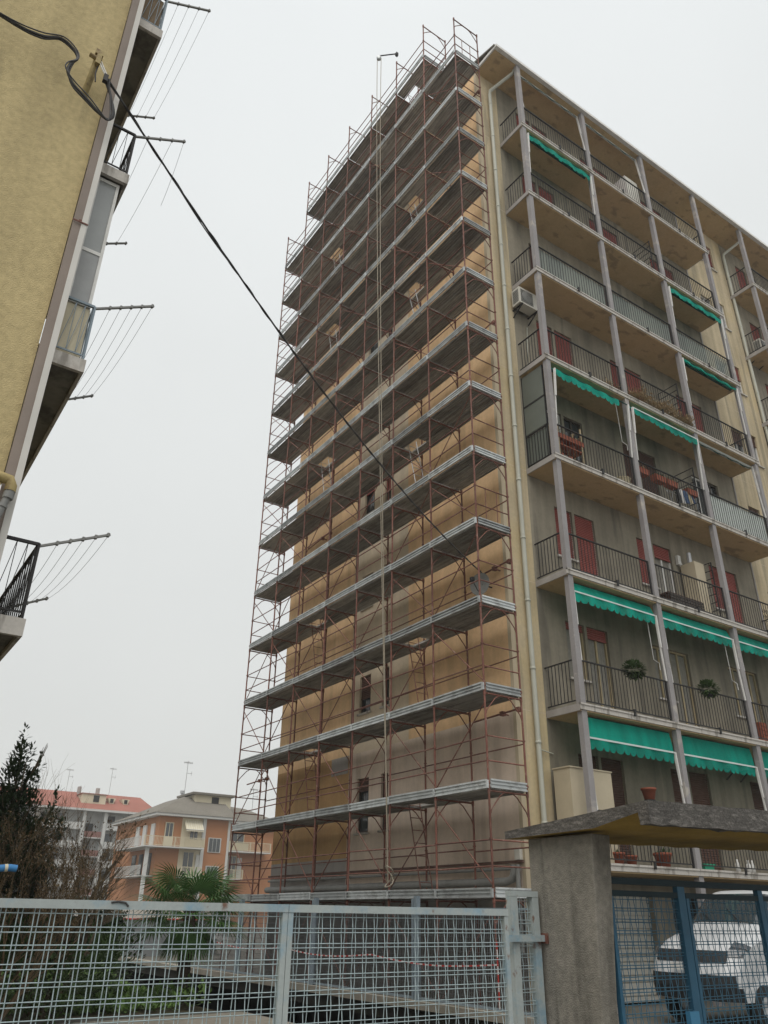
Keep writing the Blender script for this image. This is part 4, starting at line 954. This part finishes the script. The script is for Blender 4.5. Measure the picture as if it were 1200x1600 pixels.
# ------------------------------------------------------------------ white van behind the gate
VX, VY0, VY1 = 13.15, 9.15, 10.95
V = thing('white_van', 'white van parked nose-left behind the dark blue gate', 'van', (VX, (VY0+VY1)/2, 0))
side = [(.04, .42), (.0, .62), (.02, .80), (.10, .98), (.20, 1.16), (.42, 1.32), (1.02, 1.50), (1.22, 1.60), (1.85, 2.08), (2.25, 2.16), (4.75, 2.16), (4.95, 2.02), (5.02, 1.1), (5.0, .42)]
us = [-1, -.93, -.78, -.45, 0, .45, .78, .93, 1]
def smooth_line(pts, n, k=.55):
    out_ = []
    for i in range(len(pts)-1):
        a, b = Vector(pts[i]), Vector(pts[i+1]); ta = (b-Vector(pts[max(i-1, 0)]))*.5*k; tb_ = (Vector(pts[min(i+2, len(pts)-1)])-a)*.5*k
        for q in range(n):
            t = q/n; out_.append(a*(2*t**3-3*t*t+1)+ta*(t**3-2*t*t+t)+b*(3*t*t-2*t**3)+tb_*(t**3-t*t))
    return out_+[Vector(pts[-1])]
SUB = 4
side = [(p.x, p.y) for p in smooth_line([(a, b, 0) for a, b in side], SUB)]
us = [p.x for p in smooth_line([(u, 0, 0) for u in us], SUB, .9)]
v_ = MB(); cy = (VY0+VY1)/2; hw = (VY1-VY0)/2
rows = []
for (x, z) in side:
    r = []
    for u in us:
        a = abs(u); top = max(0, min(1, (z-1.45)/.7))
        back = .28*a**4*(1 if x < 2.5 else -.3)
        yy = cy+u*hw*(1-.10*top); zz = z-(.10*a**6 if z > 1.2 else 0)
        r.append((VX+x+back, yy, zz))
    rows.append(r)
nu = len(us)
v_.add([p for r in rows for p in r], [(i*nu+j, i*nu+j+1, (i+1)*nu+j+1, (i+1)*nu+j) for i in range(len(rows)-1) for j in range(nu-1)], 0, True)
for u in (0, nu-1): v_.add([r[u] for r in rows], [tuple(range(len(rows)))], 0)
v_.build('body', m_car, V)
def strip(name, i0, i1, j0, j1, mat, off=.012):
    b = MB(); i0, i1, j0, j1 = (int(q*SUB) for q in (i0, i1, j0, j1)); n = j1-j0+1; vs = []
    for i in range(i0, i1+1):
        for j in range(j0, j1+1):
            p = rows[i][j]; a = us[j]; vs.append((p[0]-off*(1-abs(a)*.3), p[1]+off*a, p[2]+off*.6))
    b.add(vs, [(r_*n+q, r_*n+q+1, (r_+1)*n+q+1, (r_+1)*n+q) for r_ in range(i1-i0) for q in range(n-1)], 0, True); return b.build(name, mat, V)
strip('windscreen', 7, 8, 1, 7, m_glass)
strip('grille', 3, 4, 2, 6, m_plastic); strip('lower_grille', 1, 2, 1, 7, m_plastic)
for zz_ in (.3, .6): pass
wp = MB()
for u_ in (.1, -.55): wp.bar((VX+1.12, cy+u_*hw, 1.60), (VX+1.42, cy+(u_+.5)*hw, 1.84), .02, .02)
wp.build('wiper', m_plastic, V)
lp = MB(); lp.box(VX-.035, VX-.02, cy-.26, cy+.26, .86, .97); lp.build('number_plate', m_white, V); strip('bumper_lip', 0, 1, 0, 8, m_plastic)
for j0, j1 in ((0, 2), (6, 8)):
    strip('headlight', 3.5, 5, j0, j1, m_lens, .014)
for yy, s_ in ((VY0, -1), (VY1, 1)):
    m = MB(); m.box(VX+1.35, VX+1.50, yy+s_*.02-.13*(s_ < 0), yy+s_*.02+.13*(s_ > 0), 1.45, 1.72); m.bar((VX+1.45, yy, 1.45), (VX+1.45, yy+s_*.1, 1.5), .04, .04); m.build('mirror', m_plastic, V)
    for xx in (VX+.85, VX+4.1):
        m = MB(); m.lathe((0,0,0), [(.16,-.1),(.32,-.1),(.34,-.06),(.34,.06),(.32,.1),(.16,.1)], 20); m.T = lambda a, b, c, xx=xx, yy=yy, s_=s_: (xx+a, yy-s_*.08+c, .34+b); wo = m.build('wheel', m_tyre, V)
        m = MB(); m.lathe((0,0,0), [(0,.07),(.1,.075),(.17,.09),(.19,.06),(.19,-.06),(.17,-.09),(.1,-.075),(0,-.07)], 14); m.T = lambda a, b, c, xx=xx, yy=yy, s_=s_: (xx+a, yy-s_*.08+c, .34+b); m.build('rim', m_alu, wo)
    sw = MB(); sw.quad((VX+1.5, yy+s_*.006-.0, 1.5), (VX+2.5, yy+s_*.006, 1.5), (VX+2.5, yy-s_*.075, 2.02), (VX+2.05, yy-s_*.075, 2.02)); sw.build('side_window', m_glass, V)
    ln = MB(); ln.box(VX+1.2, VX+4.7, yy-.012, yy+.012, .75, .85); ln.build('side_trim', m_plastic, V)

# ------------------------------------------------------------------ guard fence along the ramp, tape and pole
Gf = thing('guard_fence', 'dark wire guard fence standing on the kerb of the ramp', 'fence', (10.87, 9.6, .14))
b_ = MB(); y = 9.6
while y < 27: b_.box(10.866, 10.874, y-.004, y+.004, .2, 1.72); y += .055
z = .2
while z < 1.73: b_.box(10.864, 10.876, 9.6, 27, z-.004, z+.004); z += .12
b_.build('wire_mesh', m_grate, Gf, kind='stuff')
for y in (10.6, 14.74, 18.95, 23.2, 27.0):
    b_ = MB(); b_.box(10.82, 10.92, y-.05, y+.05, .14, 2.0); b_.box(10.84, 10.90, y+.10, y+.16, .14, 1.95); b_.box(10.83, 10.91, y+.05, y+.10, 1.2, 1.25); b_.build('post', m_guardp, Gf)
for z in (.16, 1.74):
    b_ = MB(); b_.box(10.85, 10.89, 9.6, 27, z, z+.04); b_.build('rail', m_guardp, Gf)
t = MB(); n = 120
for i in range(n):
    a, b = 12.2+12.4*i/n, 12.2+12.4*(i+1)/n
    zz = lambda y: .86-.10*math.sin(PI*((y-12.2) % 4.15)/4.15)
    t.quad((10.80, a, zz(a)), (10.80, b, zz(b)), (10.80, b, zz(b)+.026), (10.80, a, zz(a)+.026), i % 2)
tag(t.build('warning_tape', [m_tape_w, m_tape_r]), 'red and white warning tape strung along the guard fence', 'tape')
t = MB()
for i in range(8): t.tube([(10.78, 12.2, .2+i*.13), (10.78, 12.2,   .33+i*.13)], .011, 8, m=i % 2)
tag(t.build('warning_pole', [m_tape_w, m_tape_r]), 'striped red and white pole at the near end of the guard fence', 'pole')
t = MB()
for i in range(9):
    a = 24.9+.12*i; t.quad((11.3, a, .9+.03*math.sin(i)), (11.3, a+.12, .9+.03*math.sin(i+1)), (11.28+.03*math.sin(i+1), a+.12, 1.95), (11.28+.03*math.sin(i), a, 1.95))
tag(t.build('plastic_sheet', m_tape_w), 'white plastic sheet hung at the far foot of the scaffold', 'sheet')

# ------------------------------------------------------------------ garden plants
def foliage_cloud(mb, blobs, n, l=(.09, .16), wd=.05):
    tot = sum(b[3]**2 for b in blobs)
    for (x, y, z, r, h) in blobs:
        for _ in range(int(n*r*r/tot)):
            d = Vector(rdir()); q = random.random()**.45
            p = Vector((x+d.x*r*q, y+d.y*r*q, z+d.z*h*q)); dd = (d+Vector(rdir())*.7+Vector((0,0,.5))); leaf(mb, p, dd, random.uniform(*l), wd)
E_ = thing('evergreen_tree', 'dark pointed evergreen shrub tree left behind the fence', 'tree', (3.0, 16.2, 0))
t_ = MB(); random.seed(11)
t_.tube([(3.02, 16.2, 0), (3.0, 16.2, 1.2), (2.92, 16.2, 2.6), (2.85, 16.2, 4.3)], [.09, .075, .05, .012], 7)
for i in range(26):
    z = random.uniform(.8, 3.7); a = random.uniform(0, 2*PI); L_ = (4.5-z)*.22+.1
    t_.tube([(3.0, 16.2, z), (3.0+L_*.6*math.cos(a), 16.2+L_*.6*math.sin(a), z+.35), (3.0+L_*math.cos(a), 16.2+L_*math.sin(a), z+.75)], [.02, .013, .005], 4)
t_.build('trunk', m_bark, E_)
f_ = MB(); tips = []
bl = [(2.55, 16.3, 1.9, .62, .55), (3.1, 16.2, 2.0, .62, .6), (3.55, 16.2, 2.0, .38, .5), (2.75, 16.2, 2.7, .52, .5), (3.25, 16.3, 2.75, .40, .42), (2.75, 16.2, 3.2, .42, .42), (3.12, 16.2, 3.3, .26, .35), (2.82, 16.2, 3.75, .27, .36), (3.12, 16.2, 3.72, .14, .3), (2.84, 16.2, 4.15, .16, .3), (2.84, 16.2, 4.5, .06, .24), (3.02, 16.2, 4.2, .06, .25), (3.22, 16.2, 4.0, .07, .28), (3.58, 16.2, 3.0, .17, .40), (3.62, 16.2, 3.4, .07, .25), (3.80, 16.2, 2.95, .12, .18), (3.45, 16.2, 2.5, .25, .3), (2.3, 16.2, 2.6, .3, .4), (2.2, 16.2, 3.1, .22, .4)]
foliage_cloud(f_, bl, 15000, (.07, .13), .045); f_.build('crown', m_leafd, E_)
# bare shrubs: branching twigs
def bush(name, label, base, stems, height, spread, n_lv, mat, seed, r0=.03, dry=0, grp=None):
    random.seed(seed); t = thing(name, label, 'shrub', base, grp); b = MB(); ends = []
    def grow(p, d, L_, r, lv):
        q = p+d*L_; mid = p+d*L_*.5+Vector((random.uniform(-1, 1), random.uniform(-1, 1), random.uniform(-.5, 1)))*L_*.07
        b.tube([p, mid, q], [r, r*.85, r*.65], 5 if r > .012 else 3, cap=False)
        ends.append((p, q))
        if lv == 0: return
        for _ in range(random.choice((2, 3, 3))):
            s = random.uniform(.45, 1.0); o = p+d*L_*s
            nd = (d+Vector((random.uniform(-1, 1), random.uniform(-1, 1), random.uniform(-.25, .75)))*.62).normalized()
            grow(o, nd, L_*random.uniform(.55, .82), r*.58, lv-1)
    for i in range(stems):
        a = 2*PI*i/stems+random.uniform(-.3, .3)
        d = Vector((math.cos(a)*spread, math.sin(a)*spread, 1)).normalized()
        grow(Vector(base)+Vector((math.cos(a)*.12, math.sin(a)*.12, 0)), d, height*random.uniform(.36, .5), r0, n_lv)
    b.build('branches', mat, t)
    if dry:
        f = MB()
        for p, q in ends[-dry:]:
            for _ in range(2): leaf(f, p.lerp(q, random.random()), rdir(.2), random.uniform(.03, .07), .03)
        f.build('dry_leaves', m_drys, t)
    return t
m_drys = M('dry_shrub_leaves', (.16, .115, .065), .9, .35, 14)
bush('bare_shrub', 'dense brown leafless shrub under the dark evergreen tree', (2.9, 14.8, 0), 13, 2.9, .62, 5, m_twig, 5, .022, 6500, 'leafless shrubs behind the fence')
bush('bare_shrub', 'spreading bare shrub with forked grey branches, between evergreen and palm', (4.05, 16.4, 0), 7, 3.2, .55, 5, m_bark, 23, .04, 0, 'leafless shrubs behind the fence')
bush('bare_shrub', 'tall thin bare shrub whose rods rise above the red roof', (4.3, 18.6, 0), 7, 4.3, .28, 4, m_twig, 31, .022, 0, 'leafless shrubs behind the fence')
Ls = thing('low_shrub', 'low dark green leafy shrub mass under the brown leafless shrub, behind the left fence panel', 'shrub', (3.6, 15.0, 0))
random.seed(77); f_ = MB()
foliage_cloud(f_, [(2.2, 14.6, .7, .7, .75), (3.2, 15.6, .8, .8, .85), (4.0, 15.2, .55, .55, .6), (4.9, 16.6, .6, .6, .7), (5.6, 18.2, .7, .8, .8)], 5200, (.07, .14), .06)
f_.build('foliage', m_leaf, Ls)
# trunk with pruned grey limbs low at the left
bush('small_tree', 'small pruned tree with several pale grey stems, low left behind the fence', (4.9, 19.2, 0), 5, 1.6, .5, 2, m_bark, 44, .07)
# hedge
Hd = thing('hedge', 'dark green clipped hedge at the back of the garden', 'hedge', (4.5, 26.5, 0))
random.seed(5); f_ = MB()
for _ in range(9000):
    x = random.uniform(-2, 8.4); face = random.random()
    y = 25.6+random.uniform(0, .5) if face < .7 else random.uniform(25.7, 27.2)
    z = random.uniform(.05, 1.7+.15*math.sin(x*2)) if face < .7 else 1.65+.15*math.sin(x*2)+random.uniform(-.1, .15)
    leaf(f_, (x, y, z), rdir(), random.uniform(.1, .2), .08)
f_.build('leaves', m_leafd, Hd, kind='stuff')
f_ = MB(); f_.box(-2, 8.4, 26.1, 27.1, 0, 1.5); f_.build('core', m_leafd, Hd)
# palm
PX, PY = 6.98, 17.4
Pm = thing('palm', 'fan palm with shaggy trunk behind the wire fence', 'palm', (PX, PY, 0))
t_ = MB(); prof = [(.15, 0), (.13, .2)]+[(.125+.02*(i % 2), .3+i*.1) for i in range(14)]+[(.05, 1.85)]; t_.lathe((PX, PY, 0), prof, 10); t_.build('trunk', m_palmt, Pm)
random.seed(9)
def frond(az, el, pet, R_):
    f = MB(); base = Vector((PX, PY, 1.55))
    d = Vector((math.cos(az)*math.cos(el), math.sin(az)*math.cos(el), math.sin(el)))
    c = base+d*pet; f.tube([base, base+d*pet*.5+Vector((0, 0, .03)), c], [.014, .010, .008], 4, cap=False)
    side = d.cross(Vector((0, 0, 1))).normalized(); up = side.cross(d)
    n = 26
    for i in range(n):
        a = -2.1+4.2*i/(n-1); l = R_*(1-.18*abs(a)/2.1)*random.uniform(.92, 1.04)
        dir_ = d*math.cos(a)+side*math.sin(a); tip = c+dir_*l+up*.06*math.cos(a)-Vector((0, 0, .16*l*l/R_/R_*(1+.5*abs(a))))
        mid = c+dir_*l*.5+up*.03
        wv = dir_.cross(up).normalized()*.021
        f.add([c, mid+wv, tip, mid-wv], [(0, 1, 2, 3)]); 
    return f.build('frond', m_palm, Pm)
for i in range(28):
    el = R(60)-R(78)*(i/27)
    frond(i*2.4+.3, el, random.uniform(.50, .85), random.uniform(.68, .88))
for i in range(8): frond(i*.8, R(-50)+random.uniform(-.15, .15), .45, .5)
# blue plastic tube at the left edge
Bt = thing('blue_tube', 'bent bright blue tube with a pale band at the left edge, above the fence', 'tube', (1.4, 8.0, 0))
b_ = MB(); b_.tube([(1.0, 8.0, 0), (1.0, 8.0, 1.75), (1.12, 8.0, 1.86), (1.36, 8.0, 1.935), (1.52, 8.0, 1.950), (1.575, 8.0, 1.945)], .030, 10); b_.build('tube', m_bluepl, Bt)
b_ = MB(); b_.tube([(1.475, 8.0, 1.946), (1.50, 8.0, 1.948)], .033, 10); b_.build('band', m_cream, Bt)
# low grey shed with white panel behind the palm
Sh = thing('site_hut', 'low grey-blue hut wall with white upper panel, half hidden behind the palm', 'hut', (10.5, 36.5, 0))
b_ = MB(); b_.box(10.4, 16, 36.5, 39, 0, 1.35); b_.build('wall', m_slate, Sh)
b_ = MB(); b_.box(10.4, 16, 36.48, 39, 1.40, 1.98); b_.build('panel', m_white, Sh)
b_ = MB(); b_.box(10.38, 16.02, 36.46, 39.02, 1.351, 1.399); b_.build('trim', m_tape_r, Sh)

# ------------------------------------------------------------------ orange house
OY = 95.0
O = thing('orange_house', 'orange rendered house with grey hip roof and cream balconies', 'house', (37, OY, 0))
def obox(name, mat, x0, x1, y0, y1, z0, z1, parent=None):
    b = MB(); b.box(x0, x1, y0, y1, z0, z1); return b.build(name, mat, parent or O)
obox('wall', m_orange, 33.2, 42.0, OY, OY+16, 0, 11.65)
obox('wall', m_orange, 42.0, 49.5, OY+1.6, OY+14, 0, 11.5)
obox('eaves', m_pale, 32.4, 42.4, OY-.8, OY+16.5, 11.66, 11.95); obox('eaves', m_pale, 42.41, 49.9, OY+.8, OY+14.5, 11.52, 11.80)
r_ = MB(); r_.add([(32.3,OY-.9,11.951),(42.5,OY-.9,11.951),(42.5,OY+16.6,11.951),(32.3,OY+16.6,11.951),(37.4,OY+4.5,14.5),(37.4,OY+11,14.5),(42.5,OY+4.5,14.5),(42.5,OY+11,14.5)], [(0,1,6,4),(4,6,7,5),(1,2,7,6),(2,3,5,7),(3,0,4,5)])
r_.add([(42.5,OY+.7,11.80),(50,OY+.7,11.80),(50,OY+14.6,11.80),(42.5,OY+14.6,11.80),(42.5,OY+7,14.3),(47,OY+7,14.0)], [(0,1,5,4),(1,2,5),(2,3,4,5)]); r_.build('roof', m_rooft, O)
dm = obox('dormer', m_cream, 38.4, 43.2, OY+3.2, OY+8, 12.6, 14.75)
obox('dormer_roof', m_rooft, 37.9, 43.6, OY+2.7, OY+8.4, 14.751, 15.0, dm); obox('window', m_dark, 40.6, 41.5, OY+3.1, OY+3.19, 13.75, 14.6, dm)
for nm, x0, x1, y0, y1, z in (('balcony', 31.2, 38.4, OY-1.4, OY, 8.35), ('balcony', 42.02, 47.6, OY-.2, OY+1.6, 8.35), ('balcony', 36.0, 38.5, OY-1.0, OY, 5.3), ('balcony', 42.02, 44.4, OY+.4, OY+1.6, 5.3)):
    bo = obox(nm, m_pale, x0, x1, y0, y1, z-.14, z)
    rr = MB()
    for zz in (1.0, .1): rr.bar((x0+.05, y0+.05, z+zz), (x1-.05, y0+.05, z+zz), .06, .06)
    n = int((x1-x0)/.16)
    for i in range(n+1): x = x0+.05+(x1-x0-.1)*i/n; rr.box(x-.018, x+.018, y0+.035, y0+.065, z+.1, z+1.0)
    for x in (x0+.05, x1-.05, (x0+x1)/2): rr.box(x-.05, x+.05, y0, y0+.1, z, z+1.02)
    rr.build('railing', m_cream, bo)
obox('balcony_panel', m_cream, 33.4, 34.5, OY-1.42, OY-1.38, 8.4, 9.3); obox('balcony_panel', m_cream, 36.0, 38.3, OY-1.30, OY-1.26, 8.4, 9.25); obox('balcony_panel', m_cream, 42.1, 44.6, OY-.10, OY-.06, 8.4, 9.25)
obox('balcony', m_pale, 31.2, 33.19, OY, OY+9, 8.2, 8.34); obox('balcony', m_pale, 31.6, 33.19, OY, OY+9, 5.2, 5.34)
rr = MB()
for zz in (1.0, .1): rr.bar((31.25, OY, 8.35+zz), (31.25, OY+9, 8.35+zz), .06, .06); rr.bar((31.65, OY, 5.35+zz), (31.65, OY+9, 5.35+zz), .06, .06)
for i in range(46): rr.box(31.23, 31.27, OY+.2*i, OY+.2*i+.03, 8.45, 9.35); rr.box(31.63, 31.67, OY+.2*i, OY+.2*i+.03, 5.45, 6.35)
rr.build('railing', m_pale, O)
obox('wall_band', m_cream, 35.9, 38.5, OY-.03, OY-.002, 5.3, 11.6); obox('column', m_pale, 31.75, 32.1, OY-.9, OY-.5, 0, 8.2); obox('column', m_pale, 38.45, 38.85, OY-.25, OY-.005, 0, 11.65); obox('corner_band', m_pale, 41.75, 42.05, OY-.06, OY-.003, 0, 11.65)
for (x0, x1, z0, z1) in ((39.45, 40.9, 8.1, 9.55), (39.45, 40.9, 5.05, 6.5)):
    f_ = MB(); f_.box(x0-.08, x1+.08, OY-.10, OY-.002, z0-.08, z1+.08); fo_ = f_.build('window', m_pale, O)
    for i in range(3): obox('pane', m_glass, x0+.03+i*.475, x0+.44+i*.475, OY-.13, OY-.101, z0, z1, fo_)
for (x0, x1, z0, z1, y) in ((36.5, 37.7, 5.35, 7.9, OY-.06), (37.0, 37.9, 8.4, 10.3, OY-.06), (42.9, 43.8, 5.4, 7.8, OY+1.55), (43, 44.6, 8.4, 10.4, OY+1.55), (34.0, 34.8, 8.4, 10.9, OY-.06)):
    d_ = obox('balcony_door', m_cream, x0-.1, x1+.1, y-.03, y+.03, z0, z1+.1); obox('pane', m_glass, x0, (x0+x1)/2-.04, y-.05, y-.031, z0+.1, z1, d_); obox('pane', m_glass, (x0+x1)/2+.04, x1, y-.05, y-.031, z0+.1, z1, d_)
for (a, b, y) in ((38.0, 38.6, OY-.12), (42.1, 42.8, OY+1.5), (44.0, 44.6, OY+1.5)): obox('shutter', m_pale, a, b, y-.05, y, 5.35, 7.7)
for y in (OY+1.2, OY+4.0, OY+6.5):
    obox('window', m_pale, 33.05, 33.19, y, y+1.2, 8.5, 10.9); obox('window', m_glass, 33.05, 33.19, y, y+1.2, 5.4, 7.7)
ow = thing('striped_awning', 'small cream striped awning over the upper balcony of the orange house', 'awning', (37.2, OY-.6, 11))
b_ = MB(); n = 16
for i in range(n):
    a, b = 36.1+2.2*i/n, 36.1+2.2*(i+1)/n; b_.quad((a, OY-.1, 11.35), (b, OY-.1, 11.35), (b, OY-1.0, 10.3), (a, OY-1.0, 10.3), i % 2); b_.quad((a, OY-1.0, 10.3), (b, OY-1.0, 10.3), (b, OY-1.0, 10.1), (a, OY-1.0, 10.1), i % 2)
b_.build('fabric', [m_cream, M('awning_cream', (.66, .62, .50), .9)], ow)
b_ = MB(); b_.tube([(36.1, OY-1.0, 10.3), (38.3, OY-1.0, 10.3)], .04, 6); b_.build('front_bar', m_pale, ow)
def aerial(x, y, z0, h, label, side=1):
    t = thing('tv_aerial', label, 'aerial', (x, y, z0), 'roof aerials')
    b = MB(); b.tube([(x, y, z0), (x, y, z0+h)], .03, 5); b.build('mast', m_greypipe, t)
    b = MB(); b.bar((x-.5, y, z0+h*.95), (x+.6, y, z0+h*.95), .04, .04)
    for i in range(6): b.bar((x-.45+.2*i, y-.25, z0+h*.95), (x-.45+.2*i, y+.25, z0+h*.95), .03, .03); b.bar((x-.45+.2*i, y, z0+h*.95-.14), (x-.45+.2*i, y, z0+h*.95+.14), .03, .03)
    b.bar((x, y, z0+h*.66), (x+.7*side, y, z0+h*.66), .04, .04); b.bar((x+.6*side, y, z0+h*.6), (x+.6*side, y, z0+h*.72), .03, .03); b.build('antenna', m_greypipe, t)
aerial(37.45, OY+4.6, 14.45, 4.4, 'tall thin aerial on the roof of the orange house')
aerial(48.0, OY+7, 13.7, 3.0, 'aerial seen through the scaffold legs above the orange house roof')
# ------------------------------------------------------------------ long pale block with red roof
RY = 135.0
Rb = thing('pale_apartment_block', 'long pale block with red tiled roof and dormers, behind the bare shrubs', 'building', (34, RY, 0))
def rbox(name, mat, x0, x1, y0, y1, z0, z1, parent=None):
    b = MB(); b.box(x0, x1, y0, y1, z0, z1); return b.build(name, mat, parent or Rb)
rbox('wall', m_palewall, 5, 46.5, RY+1.5, RY+13, 0, 15.8)
r_ = MB(); r_.add([(4,RY-.6,15.9),(47.2,RY-.6,15.9),(47.2,RY+14,15.9),(4,RY+14,15.9),(4,RY+6.5,19.15),(45.4,RY+6.5,19.15)], [(0,1,5,4),(1,2,5),(2,3,4,5),(0,4,3)]); r_.build('roof', m_roofr, Rb)
rbox('gutter', m_pale, 4, 47.25, RY-.7, RY-.4, 15.7, 16.0); rbox('soffit', m_pale, 4, 47.2, RY-.4, RY+1.5, 15.72, 15.88)
for x0, x1, z0 in ((34.6, 38.4, 17.15), (16, 20, 17.15)):
    d_ = rbox('dormer', m_cream, x0, x1, RY+2.0, RY+5.5, z0-.6, z0+1.35); rbox('window', m_dark, x0+1.8, x0+2.7, RY+1.92, RY+1.999, z0+.2, z0+1.2, d_); rbox('dormer_roof', m_roofr, x0-.2, x1+.2, RY+1.8, RY+5.5, z0+1.351, z0+1.45, d_)
for x in (38.9, 41.2):
    b_ = MB(); b_.prism([(x, 18.2), (x+1.3, 18.2), (x+.95, 17.3), (x+.35, 17.3)], RY+2.6, RY+4.5); d_ = b_.build('dormer', m_cream, Rb); rbox('window', m_dark, x+.4, x+.9, RY+2.52, RY+2.599, 17.5, 18.1, d_)
for x in (34.9, 37.9): rbox('chimney', m_conc, x-.25, x+.25, RY+5.5, RY+6.2, 18.6, 19.95)
for x in (8, 14, 22, 28, 35.0, 38.3, 43.8, 46.2): rbox('pilaster', m_pale, x-.25, x+.25, RY-.1, RY+1.499, 0, 15.7)
for (x0, x1, off) in ((28.3, 34.7, 0), (22.3, 27.7, 1), (14.3, 21.7, 0), (35.3, 38.0, -1.2), (38.6, 43.5, .1)):
    for z in (13.15, 10.45, 7.75, 5.05):
        bo = rbox('balcony', m_pale, x0, x1, RY-.1, RY+1.499, z+off-.15, z+off)
        rbox('parapet', m_parapet if off < 0 else m_pale, x0+.05, x1-.05, RY-.08, RY-.03, z+off+.001, z+off+.85, bo)
        n = int((x1-x0)/2.4)
        for i in range(n):
            xx = x0+.5+i*2.4; rbox('window', m_dark if (i+int(z)) % 2 else m_slate, xx, xx+1.1, RY+1.4, RY+1.49, z+off+.1, z+off+2.1)
aerial(40.0, RY+6.5, 19.1, 4.5, 'left roof aerial on the red tiled roof'); aerial(33.0, RY+6.5, 19.1, 3.6, 'second roof aerial on the red tiled roof, near the chimneys')
vp = MB(); vp.tube([(44.8, OY+25, 15.0), (44.8, OY+25, 17.6)], .22, 8); vp.tube([(44.8, OY+25, 17.6), (44.8, OY+25, 18.0)], .36, 8)
vpo = vp.build('flue', m_alu); vpo.parent = None; tag(vpo, 'metal chimney flue rising between the red and grey roofs', 'flue')
fb = MB(); fb.box(43.5, 46.5, OY+24, OY+30, 0, 15.0); tag(fb.build('low_block', m_palewall), 'plain pale block behind the orange house carrying the metal flue', 'building')
fb = thing('far_red_house', 'far house with red roof glimpsed through the scaffold legs', 'house', (62, 130, 0))
b_ = MB(); b_.box(54, 76, 128, 140, 0, 13.5); b_.build('wall', m_pale, fb)
b_ = MB(); b_.add([(53,127,13.5),(77,127,13.5),(77,141,13.5),(53,141,13.5),(56,134,16.6),(74,134,16.6)], [(0,1,5,4),(1,2,5),(2,3,4,5),(3,0,4)]); b_.build('roof', m_roofr, fb)

# ------------------------------------------------------------------ thin winter haze
hz = MB(); hz.box(-150, 260, -40, 260, -4, 45)
hzm = bpy.data.materials.new('haze'); hzm.use_nodes = True; ht = hzm.node_tree; ht.nodes.clear()
ho = ht.nodes.new('ShaderNodeOutputMaterial'); hv = ht.nodes.new('ShaderNodeVolumePrincipled')
hv.inputs['Color'].default_value = (.93, .94, .94, 1); hv.inputs['Density'].default_value = .0009
ht.links.new(hv.outputs[0], ho.inputs['Volume'])
hz.build('haze', hzm, kind='stuff')
